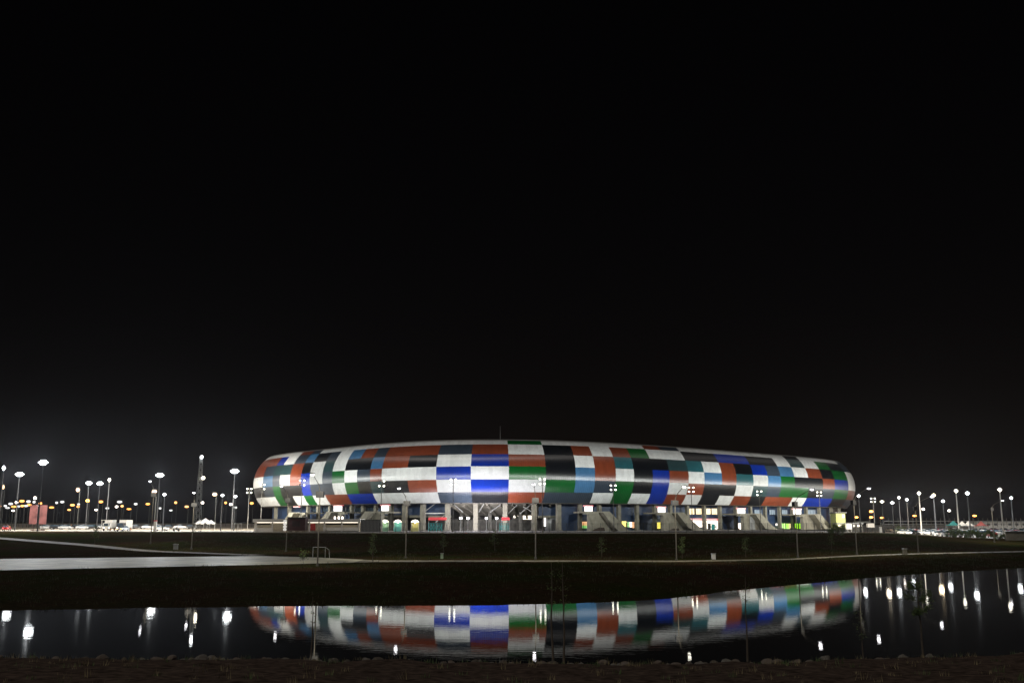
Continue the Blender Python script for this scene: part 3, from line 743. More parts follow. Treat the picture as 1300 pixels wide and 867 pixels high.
mast_steel = mat('weathered_steel', (.045, .047, .05), .7, .1)
def mast(kind):
    rows, m = {'big': ((3, 5, 3), L_MAST), 'small': ((1, 2, 1), L_LOT)}[kind]
    t = thing('floodlight_mast', '', 'floodlight mast', group='floodlight masts over the car parks')
    MB().tube((0, 0, 0), (0, 0, 20), .22, mast_steel, .11).build('pole', t)
    b = MB(); r0 = (len(rows) - 1) / 2
    for r, n in enumerate(rows): b.box((0, .1, 20 + (r - r0) * .5), (n * .56 + .1, .1, .1), steel_d)
    b.box((0, .16, 20), (.16, .08, 1.5), steel_d).build('crossarm', t)
    for r, n in enumerate(rows):
        for i in range(n):
            x = (i - (n - 1) / 2) * .56; z = 20 + (r - r0) * .5
            h = MB().box((x, .05, z), (.50, .2, .44), steel_d).build('lamp', t)
            MB().ball((x, -.12, z), .26, m, 1, .5, .9).build('lens', h)
    add_light(t, (0, -1.2, 20.2), MAST_W if kind == 'big' else LOT_W, (.93, .97, 1.0), .45, 146, (0, -1, -.45))
    if True: add_light(t, (0, 1.2, 20.2), (MAST_W if kind == 'big' else LOT_W) * .9, (1, .93, .82), .45, 150, (0, 1, -.7))  # added rear spot with no lens, brightens paving and cars behind the mast
    return t
mb_, ms_ = Once(mast('big')), Once(mast('small'))
def put_mast(o, px, py, Y, lab, warm=None, yaw=None, sx=1.0):
    p = at(px, py, Y); zb = zter(p.x); k = (p.z - zb) / 20
    r = o.put((p.x, Y, zb), 0 if yaw is None else yaw, lab, scale=(sx, sx, k))
    if warm:
        swap(r, L_MAST if o is mb_ else L_LOT, warm)
        ls_ = [c for c in r.children if c.type == 'LIGHT']
        for l in ls_:
          if warm in (L_FAINT, L_PATHDIM): bpy.data.objects.remove(l)
          else: l.data = l.data.copy(); l.data.color = {'mast_glow_warm': (1, .78, .5), 'lot_lamp_warm': (1, .86, .66)}.get(warm.name, (.93, .97, 1.0)); l.data.energy = 20000
    if 'thick pale' in lab: swap(r, mast_steel, whitep)
    return r
put_mast(mb_, 55, 587, 272, 'tallest floodlight mast at far left, blinding white wide head')
put_mast(mb_, 25, 602, 300, 'blinding floodlight mast just left of and below the tallest one')
put_mast(mb_, 113, 613, 330, 'left one of two floodlight masts glaring side by side', sx=.8); put_mast(mb_, 127, 613.5, 322, 'right one of two floodlight masts glaring side by side', sx=.8)
put_mast(mb_, 203, 603, 319, 'floodlight mast with green-blue glow left of the lattice mast')
put_mast(mb_, 298, 598, 305, 'floodlight mast with white glow between the lattice mast and the stadium')
put_mast(ms_, 5, 594, 290, 'small white floodlight mast at the left edge above an orange lamp')
put_mast(ms_, 139, 609, 340, 'faint floodlight mast right of the two glaring side by side', L_FAINT)
put_mast(ms_, 209, 627.5, 280, 'low white floodlight mast below the green-blue glowing one'); put_mast(ms_, 282.5, 628.5, 290, 'low bright floodlight mast below and left of the white glowing one'); put_mast(ms_, 299, 630, 290, 'low bright floodlight mast straight below the white glowing one')
put_mast(ms_, 1090, 629.5, 300, 'floodlight mast beside the lamp arm at the right stadium end')
put_mast(ms_, 1119.5, 636.5, 262, 'warm-tinged floodlight mast behind the small dark awning', lamp_mat('lot_lamp_warm', (1.0, .86, .66), 40))
put_mast(ms_, 1132.5, 638, 262, 'white floodlight mast with blue glare left of the small lit tree')
put_mast(ms_, 1151, 634, 330, 'white bursting floodlight mast above the blue headlights')
put_mast(ms_, 1166.5, 626, 275, 'thick pale mast with small lamp above the blue-lit car', L_PATHDIM)
put_mast(ms_, 1185, 628.5, 320, 'orange-white bursting floodlight mast, warmest of the right car park', L_MASTW, sx=1.3)
put_mast(ms_, 1197, 636, 300, 'small blue-white floodlight mast right of the warm bursting one')
put_mast(ms_, 1213.5, 623, 270, 'thick pale mast with small lamp left of the brightest white burst', L_PATHDIM)
put_mast(ms_, 1228, 626, 298, 'brightest white bursting floodlight mast of the right car park', L_MAST, sx=1.2)
put_mast(ms_, 1269, 621.5, 255, 'thick pale mast with two side lamps near the right edge', L_PATHDIM)
put_mast(ms_, 1283.5, 632, 310, 'white bursting floodlight mast at the far right edge', L_MAST)
put_mast(ms_, 1141, 631.5, 350, 'faint floodlight mast between two white bursts', L_FAINT)
mb_.drop(); ms_.drop()

def lattice():
    p = base(251, 262); H = at(251, 581, 262).z - p.z
    t = thing('lattice_mast', 'tall lattice mast with two round lamps left of the stadium', 'mast', p)
    b = MB(); w = .75
    for sx in (-1, 1):
        for sy in (-1, 1): b.tube((sx * w, sy * w, 0), (sx * .3, sy * .3, H), .06, steel)
    n = 12
    for i in range(n):
        z0, z1 = H * i / n, H * (i + 1) / n; a, c = w + (.3 - w) * i / n, w + (.3 - w) * (i + 1) / n
        for sy in (-1, 1): b.tube((-a, sy * a, z0), (c, sy * c, z1), .035, steel); b.tube((a, sy * a, z0), (-c, sy * c, z1), .035, steel)
    b.build('lattice', t)
    for dx, dz in ((.2, .2), (1.0, -5.4)):
        h = MB().tube((0, 0, H + dz - .4), (dx, -.3, H + dz - .1), .06, steel).build('bracket', t)
        MB().ball((dx, -.4, H + dz), .42, L_LOT if dz > 0 else L_BULB).build('lamp', h)
lattice()

def street_lamp_small():
    t = thing('street_lamp', '', 'street lamp', group='orange street lamps in the far town')
    MB().tube((0, 0, 0), (0, 0, 9.8), .12, steel_d, .07).build('pole', t); MB().tube((0, 0, 9.8), (0, -1.4, 10.1), .05, steel_d).build('arm', t)
    h = MB().box((0, -1.6, 10.55), (1.0, 1.0, .16), steel_d).build('lamp_head', t)
    MB().ball((0, -1.6, 10.0), .62, L_OR, 1.1, .8, .85).build('lens', h); return t
sl = Once(street_lamp_small())
OL = [(3, 618), (7, 642), (0, 642.5), (14.5, 639.4), (29.5, 636), (24, 642.6), (28.7, 642), (34, 642), (38.7, 640.7), (43, 637), (51.7, 638.8), (80, 637), (93, 641), (99.6, 640), (99.6, 643), (98.8, 621.7),
      (129, 636.8), (153.4, 637), (155, 642.3), (172.7, 639.6), (188.6, 639.6), (196.6, 624), (223, 637.8), (217.3, 647.7), (237.5, 643), (273, 627.5), (286.4, 638), (299, 644), (320, 638.6), (11, 644.5), (19, 643), (47, 642), (58, 645), (37, 636.5), (67, 644), (72, 638), (88, 647), (137, 645), (165, 646), (203, 645)]
for i, (px, py) in enumerate(OL):
    Y = 400 + (i * 37) % 110 if py > 630 else 330
    p = at(px, py, Y); zb = zter(p.x)
    r = sl.put((p.x, Y + 1.6, zb), 0, 'small orange street lamp far off beyond the left plaza', scale=[(1.15 * Y / 420) * (.75 + .7 * ((i * 29) % 13) / 12)] * 2 + [(p.z - zb) / 10])
    if i % 4 == 1: swap(r, L_OR, lamp_mat('sodium_deep', (1.0, .28, .03), 1.5))
    elif i % 4 == 3: swap(r, L_OR, lamp_mat('sodium_gold', (1.0, .45, .06), 4.5))
    if py < 630:
        for o_ in (lamp_mat('sodium_deep', (1, 1, 1), 1), lamp_mat('sodium_gold', (1, 1, 1), 1)): swap(r, o_, L_OR)
        swap(r, L_OR, lamp_mat('sodium_pale', (1.0, .52, .2), 1.8))
        r['label'] = {98.8: 'higher pale orange street lamp left of the two glaring masts', 3: 'higher pale orange street lamp at the left edge', 196.6: 'higher pale orange street lamp below the green-blue glowing mast', 273: 'higher pale orange street lamp left of a low white floodlight'}[px]
for px, py, lab in ((111.4, 635.4, 'bursting orange street lamp below the two glaring masts'), (1087, 656.4, 'small orange lamp just right of the green and yellow block'), (1105.8, 649, 'bursting orange street lamp, upper of a pair right of the stadium'),
                    (1105.8, 656.4, 'orange street lamp, lower of a pair right of the stadium'), (1119.5, 657, 'orange street lamp behind the warm floodlight mast'), (1161, 654.5, 'bursting orange street lamp above the blue-lit car'), (1237, 654.5, 'bursting orange street lamp above the red tent')):
    Y = 380; p = at(px, py, Y); zb = zter(p.x)
    r = sl.put((p.x, Y + 1.6, zb), 0, lab, 'bursting orange street lamps', (1.1, 1.1, (p.z - zb) / 10)); swap(r, L_OR, L_ORS)
for px, py in ((21, 637.5), (44.4, 632), (16.6, 648), (122, 647), (148, 643), (257, 638), (293, 640), (1172, 646), (1205, 648)):
    Y = 430; p = at(px, py, Y); zb = zter(p.x)
    r = sl.put((p.x, Y + 1.6, zb), 0, 'faint white street lamp far off among the brighter lamps', 'faint white street lamps in the far town', (1, 1, (p.z - zb) / 10)); swap(r, L_OR, L_FAINT)
sl.drop()

# ------------------------------------------------------------------ vehicles
CARC = {'white': (.7, .7, .68), 'silver': (.42, .43, .44), 'dark teal': (.02, .09, .09), 'black': (.015, .015, .017), 'red': (.4, .02, .02), 'beige': (.4, .34, .25)}
for k, v in CARC.items(): mat('car_paint_' + k.replace(' ', '_'), v, .3, .1)
PAINT0 = MATS['car_paint_white']
def car():
    t = thing('parked_car', '', 'car'); W = .86
    prof = [(-2.1, .35), (2.15, .35), (2.2, .62), (2.1, .86), (1.2, .98), (.75, 1.0), (-1.5, 1.02), (-2.12, .92), (-2.2, .6)]
    f = lambda x, k: [(x * (k if z > .8 else 1), -y, z) for y, z in prof]
    MB().prism(f(-W, .95), f(W, .95), PAINT0).build('body', t)
    g = [(1.0, .99), (.35, 1.43), (-.95, 1.45), (-1.75, 1.02)]
    h = lambda s: [(s * (W * (.93 if z < 1.2 else .74)), -y, z) for y, z in g]
    c = MB().prism(h(-1), h(1), glassm).build('windows', t)
    MB().box((0, .3, 1.455), (1.28, 1.35, .05), PAINT0, 0, .9).build('roof', t)
    for sx in (-1, 1):
        for y in (-1.35, 1.3):
            w = MB().lathe([(.30, -.1), (.33, -.06), (.33, .06), (.30, .1)], rubber, (sx * .80, y, .33), 14, 'x').build('wheel', t)
            MB().lathe([(.19, -.02), (.19, .02)], steel, (sx * .90, y, .33), 10, 'x').build('rim', w)
    for sx in (-1, 1):
        MB().box((sx * .62, -2.15, .70), (.36, .12, .15), mat('headlight_glass', (.6, .6, .6), .1)).build('headlight', t)
        MB().box((sx * .62, 2.15, .76), (.34, .1, .16), redp).build('tail_light', t)
    return t
ca = Once(car()); ca.root['group'] = 'parked cars'
rng = random.Random(3); names = ['white', 'silver', 'dark teal', 'white', 'black', 'white', 'beige', 'silver', 'white', 'red']
def put_car(px, Y, rz, colr, lab, group):
    p = base(px, Y); r = ca.put(p, rz, lab, group)
    if colr != 'white': swap(r, PAINT0, MATS['car_paint_' + colr.replace(' ', '_')])
    return r
for Y, x0, x1, st in ((262, 1202, 1262, 7.5), (284, 1190, 1305, 9.5), (300, 1160, 1310, 12), (311, 1152, 1312, 12), (336, 1148, 1315, 12), (372, 1140, 1318, 12), (322, 1150, 1320, 13.5), (352, 1145, 1320, 13), (395, 1130, 1320, 13)):
    px = x0
    while px < x1:
        if rng.random() < .82:
            c = rng.choice(names); put_car(px + rng.uniform(-1.5, 1.5), Y + rng.uniform(-1, 1), rng.choice((PI / 2, -PI / 2, .2, PI)) + rng.uniform(-.1, .1) if Y > 290 else rng.choice((0, PI)) + rng.uniform(-.1, .1), c,
                                             c + ' car parked among others in the right car park', 'cars parked in the right car park')
        px += st
r = put_car(1147, 276, .25, 'white', 'pale car with blue-white headlights on, facing the lake at the right', 'cars parked in the right car park')
for ch in r.children:
    if ch.name.startswith('headlight'): ch.data = ch.data.copy(); ch.data.materials[0] = L_HEAD
for Y, x0, x1, st in ((330, 62, 128, 11), (360, 60, 135, 10), (345, 160, 250, 14)):
    px = x0
    while px < x1:
        if rng.random() < .85:
            c = rng.choice(['black', 'silver', 'white', 'dark teal', 'silver']); put_car(px, Y, PI / 2 + rng.uniform(-.1, .1), c, c + ' car parked in the dim row behind the left plaza', 'cars parked behind the left plaza')
        px += st
r = put_car(9.5, 290, PI + .3, 'red', 'red car with tail lights on at the left edge of the plaza', 'cars driving on the left plaza')
for ch in r.children:
    if ch.name.startswith('tail_light'): ch.data = ch.data.copy(); ch.data.materials[0] = L_TAIL
r = put_car(157, 276, -.1, 'silver', 'silver car with orange-lit bonnet in front of the white trucks', 'cars driving on the left plaza')
for ch in r.children:
    if ch.name.startswith('headlight'): ch.data = ch.data.copy(); ch.data.materials[0] = lamp_mat('orange_headlight', (1, .5, .15), 8)
put_car(205, 285, PI / 2, 'white', 'white car seen side-on next to the white pillar', 'cars driving on the left plaza')
ca.drop()
def truck(px, Y, rz, lab, cabm):
    p = base(px, Y); t = thing('box_truck', lab, 'truck', p, rz, 'trucks on the left plaza')
    MB().box((0, .9, 2.0), (2.1, 4.0, 2.2), whitep).build('cargo_box', t)
    c = MB().prism([(-1, -1.2, .6), (-1, -2.9, .6), (-1, -3.0, 1.3), (-1, -2.5, 2.2), (-1, -1.2, 2.3)], [(1, -1.2, .6), (1, -2.9, .6), (1, -3.0, 1.3), (1, -2.5, 2.2), (1, -1.2, 2.3)], cabm).build('cab', t)
    MB().prism([(-.85, -3.03, 1.36), (.85, -3.03, 1.36), (.8, -2.58, 2.12), (-.8, -2.58, 2.12)], [(-.85, -2.97, 1.36), (.85, -2.97, 1.36), (.8, -2.52, 2.12), (-.8, -2.52, 2.12)], glassm).build('windscreen', c)
    MB().box((0, .2, .75), (1.0, 5.6, .25), blackp).build('chassis', t)
    for sx in (-1, 1):
        for y in (-2.1, 1.9):
            w = MB().lathe([(.42, -.13), (.46, -.08), (.46, .08), (.42, .13)], rubber, (sx * .92, y, .46), 14, 'x').build('wheel', t)
            MB().lathe([(.26, -.02), (.26, .02)], mat('orange_rim', (.5, .2, .06), .5), (sx * 1.06, y, .46), 10, 'x').build('rim', w)
        MB().box((sx * .7, -2.98, .9), (.3, .1, .18), L_FAINT).build('headlight', t)
truck(139.5, 288, .1, 'white box truck with orange wheel hubs, left of two', whitep); truck(158.5, 290, -.08, 'white box truck with dark cab behind the silver car', blackp)
def motorbike():
    p = base(224.5, 278); t = thing('motorcycle', 'dark motorcycle leaning on the pale plaza edge left of the lattice mast', 'motorcycle', p, PI / 2)
    for y in (-.68, .68):
        w = MB().lathe([(.27, -.05), (.31, -.03), (.31, .03), (.27, .05)], rubber, (0, y, .31), 16, 'x').build('wheel', t)
        MB().lathe([(.07, -.06), (.07, .06)], steel, (0, y, .31), 8, 'x').build('hub', w)
    MB().tube((0, -.68, .31), (0, -.42, .95), .04, steel).tube((0, -.42, .9), (0, .2, .55), .05, blackp).tube((0, .2, .5), (0, .68, .31), .04, blackp).build('frame', t)
    MB().ball((0, -.2, .78), .2, maroon, .7, 1.3, .6).build('tank', t); MB().box((0, .3, .78), (.24, .75, .1), blackp).build('seat', t)
    MB().tube((-.34, -.5, .98), (.34, -.5, .98), .02, steel).build('handlebar', t); MB().box((0, -.05, .42), (.26, .4, .3), steel_d).build('engine', t)
    MB().ball((0, -.56, .86), .1, mat('headlight_glass', (.6, .6, .6), .1)).build('headlight', t)
    person(p, PI / 2, 'person in dark clothes riding the motorcycle', cloth('black', (.02, .02, .025)), cloth('navy', (.02, .03, .06)), 'ride')
motorbike()

# ------------------------------------------------------------------ left plaza furniture and buildings
def pavilion():
    Y = 266; p = base(393, Y); z0 = p.z
    t = thing('pavilion', 'long low white pavilion with flat roof in front of the left stairways', 'pavilion', p)
    world_box(MB(), 323, 663, 456, 676, Y + 3, 5, mat('cream_wall', (.5, .46, .38), .8, noise_amt=.15), z0 - .05).build('wall', t, p)
    world_box(MB(), 321, 658.6, 457, 662.8, Y, 9, whitep).build('roof', t, p)
    for a, c in ((326, 343), (388, 392), (414, 454)):
        world_box(MB(), a, 663, c, 666, Y + 2.9, .2, mat('recess', (.05, .04, .035), .9)).build('recess_shade', t, p)  # dark strips painted for the shade of the open recess below the roof
    world_box(MB(), 323, 670, 345, 674.5, Y + 1.4, .8, whitep, z0).build('counter', t, p); world_box(MB(), 410, 669, 455, 673.5, Y + 1.4, .8, whitep, z0).build('counter', t, p)
    for x in (324, 345, 392, 411, 433, 454.5): world_box(MB(), x, 662.8, x + 1.2, 676, Y + .4, .28, whitep, z0).build('post', t, p)
    for x in (425, 430, 434.5): world_box(MB(), x - .8, 655.6, x + .8, 658.6, Y + 2, .4, L_FAINT).build('roof_lamp', t, p)
    world_box(MB(), 394, 664.5, 400, 673, Y + 2.8, .25, redp, z0).build('door', t, p)
    b = MB()                                              # strip light under the eave
    world_box(MB(), 326, 662.9, 455, 663.3, Y + 1.0, .2, lamp_mat('strip_light', (1, .88, .7), 4)).build('strip_light', t, p)
pavilion()
def simple_boxes():
    Y = 262; p = base(470, Y); t = thing('storage_container', 'dark grey storage container at the right end of the white pavilion', 'container', p)
    world_box(MB(), 457.8, 659.3, 483, 676, Y, 4, mat('container_grey', (.06, .065, .055), .8, noise_amt=.2), p.z).build('body', t, p)
    b = MB()
    for i in range(14): world_box(b, 459 + i * 1.75, 660.2, 459.7 + i * 1.75, 675.5, Y - .07, .1, greyp, p.z)
    b.build('ribs', t, p)
    Y = 256; p = base(376, Y); t = thing('booth', 'dark maroon booth standing in front of the white pavilion', 'booth', p)
    world_box(MB(), 364.5, 657.5, 387, 674.3, Y, 3.5, maroon, p.z + .35).build('body', t, p); world_box(MB(), 363.6, 656.3, 388, 657.5, Y - .3, 4.2, steel_d).build('roof', t, p)
    for x in (367, 375.5, 384): world_box(MB(), x - 1, 674, x + 1, 677, Y + .3, 2.5, concrete, p.z - .05).build('foot', t, p)
    world_box(MB(), 371, 661, 381, 668, Y - .1, .12, mat('shutter', (.03, .012, .01), .6)).build('shutter', t, p)
    Y = 255; p = base(361, Y); t = thing('sign_column', 'column of four white rounded panels against the maroon booth', 'sign', p)
    MB().tube((p.x, Y, p.z), (p.x, Y, p.z + 3.4), .08, steel).build('post', t, p)
    for i in range(4):
        MB().ball((p.x + .25, Y - .2, p.z + .65 + i * .72), .42, lamp_mat('lit_panel_white', (1, .95, .88), .55), 1.2, .3, .85).build('panel', t, p)
    Y = 292; p = base(48, Y); t = thing('banner_stand', 'pair of tall pink and red banners standing on the left plaza', 'banner', p)
    for x0, x1 in ((38.5, 45.9), (50, 58)):
        world_box(MB(), x0, 641, x1, 665, Y, .25, mat('pink_banner', (.26, .10, .10), .8, noise_amt=.6, nscale=.35)).build('banner', t, p)
    for x in (42.5, 53.5): MB().tube((at(x, 660, Y).x, Y + .3, p.z), (at(x, 660, Y).x, Y + .3, at(x, 641, Y).z), .08, maroon).build('post', t, p)
    MB().box((p.x, Y + .3, p.z + .1), (4.2, .8, .2), maroon).build('base_plate', t, p)
    Y = 275; p = base(197.5, Y); t = thing('totem_sign', 'slim white totem with a reddish top beside the white car', 'sign', p)
    MB().box((p.x, Y, p.z + 1.35), (.75, .3, 2.7), whitep).build('panel', t, p); MB().box((p.x, Y, p.z + 2.85), (.8, .34, .3), redp).build('cap', t, p)
    Y = 280; p = base(133.5, Y); t = thing('height_barrier', 'thin white portal frame left of the trucks', 'barrier', p)
    for x in (129.5, 138): MB().box((at(x, 660, Y).x, Y, p.z + 1.5), (.14, .14, 3.0), whitep).build('post', t, p)
    MB().box((p.x, Y, p.z + 3.05), (2.2, .16, .16), whitep).build('beam', t, p)
    for i, (x, lab) in enumerate(((300, 'white tubular gate frame left of the white pavilion, left of two'), (305, 'white tubular gate frame nearest the white pavilion'))):
        Y = 272; p = base(x, Y); t = thing('gate_frame', lab, 'gate', p)
        for dx in (-.45, .45): MB().tube((p.x + dx, Y, p.z), (p.x + dx, Y, p.z + 2.1), .06, whitep).build('post', t, p)
        MB().tube((p.x - .45, Y, p.z + 2.1), (p.x + .45, Y, p.z + 2.1), .06, whitep).build('bar', t, p)
simple_boxes()
def tent():
    t = thing('market_tent', '', 'tent')
    for sx in (-1, 1):
        for sy in (-1, 1): MB().tube((sx * 1.35, sy * 1.35, 0), (sx * 1.35, sy * 1.35, 2.3), .04, steel).build('leg', t)
    b = MB(); b.box((0, 0, 2.42), (2.9, 2.9, .24), whitep); b.lathe([(1.95, 2.54), (1.2, 3.0), (.5, 3.5), (.05, 3.8)], whitep, n=4); b.build('canopy', t); return t
tn = Once(tent())
for px, Y, lab, g, c, sc_ in ((254, 300, 'small white tent right of the lattice mast, leftmost of three', 'white tents left of the stadium', None, .8), (261, 304, 'small white tent between two others right of the lattice mast', 'white tents left of the stadium', None, .95),
                         (268, 299, 'small white tent nearest the low bright floodlights', 'white tents left of the stadium', None, .8), (1210, 345, 'turquoise tent beyond the right car park', 'tents beyond the right car park', mat('faded_turquoise', (.012, .13, .13), .8), 1.15),
                         (1221, 350, 'white tent left of the orange burst, beyond the right car park', 'tents beyond the right car park', None, 1.1), (1229, 350, 'white tent straight below the brightest right burst', 'tents beyond the right car park', None, 1.1), (1245, 340, 'red tent beyond the right car park', 'tents beyond the right car park', mat('faded_red', (.22, .05, .045), .8), 1.1)):
    r = tn.put(base(px, Y), .3, lab, g, (sc_, sc_, sc_))
    if c: swap(r, whitep, c)
tn.drop()

# right of the stadium
def right_side():
    Y = 345; p = base(1068, Y); t = thing('guard_house', 'pale yellow-green block behind the right end of the stadium', 'building', p)
    world_box(MB(), 1061, 651, 1074, 672, Y, 6, mat('yellow_green_wall', (.34, .36, .12), .8, noise_amt=.15), p.z).build('wall', t, p); world_box(MB(), 1060, 650, 1075, 651.2, Y - .5, 7, concrete_d).build('roof', t, p)
    world_box(MB(), 1069, 653, 1072, 657, Y - .1, .12, L_WIN).build('window', t, p)
    Y = 300; p = base(1079, Y); t = thing('ticket_kiosk', 'glowing white ticket kiosk on legs right of the last stairway', 'kiosk', p)
    world_box(MB(), 1075.8, 665, 1082.2, 671.5, Y, 1.6, lamp_mat('kiosk_glow', (1, .97, .86), 1.1)).build('body', t, p)
    for x in (1076.5, 1081.5): world_box(MB(), x, 671.5, x + .6, 676.5, Y + .2, 1.0, whitep, p.z).build('leg', t, p)
    world_box(MB(), 1075, 664, 1083, 665, Y - .2, 2, whitep).build('roof', t, p)
    Y = 312; p = base(1084, Y); t = thing('shelter', 'long low shelter with a strip of white lights behind the glowing kiosk', 'shelter', p)
    world_box(MB(), 1062, 663.5, 1096, 665.2, Y, 4, greyp).build('roof', t, p); world_box(MB(), 1062, 669.5, 1096, 676, Y + 3, .4, concrete_d, p.z).build('wall', t, p)
    for a, c in ((1064.5, 1070), (1083.5, 1086.5), (1088, 1093.5)): world_box(MB(), a, 666, c, 668.5, Y + 2.8, .2, L_SHOP).build('light_strip', t, p)
    for x in (1063, 1074, 1085, 1095): world_box(MB(), x, 665.2, x + .6, 676.5, Y + .3, .2, steel, p.z).build('post', t, p)
    Y = 296; p = base(1095, Y); t = thing('dark_awning', 'small dark flat awning on posts left of the white board', 'awning', p)
    world_box(MB(), 1087, 661.6, 1104, 663.4, Y, 3, steel_d).build('canopy', t, p)
    for x in (1088, 1103): world_box(MB(), x, 663.4, x + .6, 676.5, Y + .3, .2, steel_d, p.z).build('post', t, p)
    Y = 290; p = base(1105.5, Y); t = thing('notice_board', 'blank pale board under the dark awning', 'board', p)
    world_box(MB(), 1100, 664, 1111, 669.2, Y, .3, whitep).build('board', t, p)
    for x in (1101, 1109.5): world_box(MB(), x, 669.2, x + .6, 677, Y + .1, .15, steel, p.z).build('leg', t, p)
    Y = 288; p = base(1118.5, Y); t = thing('utility_cabinet', 'grey utility cabinet at the foot of the warm floodlight mast', 'cabinet', p)
    world_box(MB(), 1117, 669.5, 1120, 676.5, Y, .7, greyp, p.z).build('cabinet_body', t, p); world_box(MB(), 1116.7, 669, 1120.3, 669.6, Y - .1, .9, steel).build('lid', t, p)
    Y = 420; p = base(1270, Y); t = thing('long_building', 'long low white building along the back of the right car park', 'building', p)
    world_box(MB(), 1240, 662.2, 1325, 672, Y, 8, whitep, p.z - .2).build('wall', t, p); world_box(MB(), 1239, 661.2, 1326, 662.3, Y - .6, 9, greyp).build('roof', t, p)
    for i in range(9): world_box(MB(), 1244 + i * 9, 664.2, 1248 + i * 9, 666.6, Y - .12, .2, glassm).build('window', t, p)
    Y = 400; p = base(1180, Y); t = thing('boundary_fence', 'pale picket fence along the back of the right car park', 'fence', p)
    for i in range(30):
        x = 1122 + i * 6; world_box(MB(), x, 657.6, x + .7, 669, Y, .22, concrete, p.z - .2).build('post', t, p)
    b = MB(); world_box(b, 1120, 661, 1302, 661.5, Y + .1, .1, steel); world_box(b, 1120, 665, 1302, 665.5, Y + .1, .1, steel); b.build('rails', t, p)
    Y = 238; p = base(1290, Y, None); t = thing('low_wall', 'low pale wall with a lit kerb at the right edge', 'wall', p)
    z = gz(p.x, Y, False); b = MB(); b.box((p.x + 9, Y, z + .9), (24, .5, 2.0), concrete); b.build('wall_body', t, p); MB().box((p.x + 9, Y - .15, z + 2.0), (24.4, .9, .16), concrete_d).build('coping', t, p)
right_side()

# perimeter railing on the terrace edge
def railing():
    X0, X1 = at(482, 675, 236).x, at(1118, 676, 240).x; p = Vector(((X0 + X1) / 2, yter(0) + 1, 3.9)); z = 3.9
    t = thing('perimeter_railing', 'dark bar railing along the terrace edge in front of the stadium', 'fence', p)
    n = 60
    P = [Vector((X0 + (X1 - X0) * i / n, 0, 0)) for i in range(n + 1)]
    for q in P: q.y = yter(q.x) + 1.0; q.z = zter(q.x) + .05
    bars, rails = MB(), MB()
    for i, q in enumerate(P):
        MB().box((q.x, q.y, q.z + 1.2), (.12, .12, 2.4), steel_d).build('post', t, p)
        if i < n:
            r = P[i + 1]
            for h in (.25, 2.25): rails.tube(q + Vector((0, 0, h)), r + Vector((0, 0, h)), .035, steel_d, n=4)
            for k in range(1, 8):
                w = q.lerp(r, k / 8); bars.box((w.x, w.y, w.z + 1.25), (.03, .03, 2.0), steel_d)
    rails.build('rails', t, p); bars.build('bars', t, p)
railing()

# small things along the promenade
def block(px, py, w, h, m, lab, nm='utility_box'):
    p = None
    for i in range(80):
        z = 1.1 + .05 * i; q = on(px, py, z)
        if gz(q.x, q.y, False) <= z + .03: p = q; break
    p.z = gz(p.x, p.y, False) - .05
    t = thing(nm, lab, 'utility box', p)
    MB().box((0, 0, h / 2), (w, w * .7, h), m).build('box_body', t); MB().box((0, 0, h + .04), (w + .12, w * .7 + .12, .1), steel).build('lid', t)
block(906, 709.5, .55, .85, whitep, 'white utility box by the promenade, right of the leaning lamp'); block(1149, 703.5, .62, .95, concrete, 'large grey utility box by the promenade at the right')
block(561, 709, .4, .8, mat('pale_green', (.4, .55, .38), .6), 'pale green utility box by the promenade below the entrance'); block(223, 697, .75, .95, greyp, 'grey utility box on the slope left of the lattice mast')
def pipe_frame():
    Y = 152; p = at(405, 702, Y); p.z = gz(p.x, Y, False); t = thing('pipe_frame', 'thin grey pipe frame standing by the dark tall lamp pole', 'frame', p)
    for x in (-.95, .95): MB().tube((x, 0, -.1), (x, 0, 1.7), .04, steel).build('leg', t)
    MB().tube((-.95, 0, 1.7), (.95, 0, 1.7), .04, steel).tube((.95, 0, 1.7), (1.5, .2, 1.3), .04, steel).tube((1.5, .2, 1.3), (1.6, .2, 0), .04, steel).build('top_bar', t)
pipe_frame()

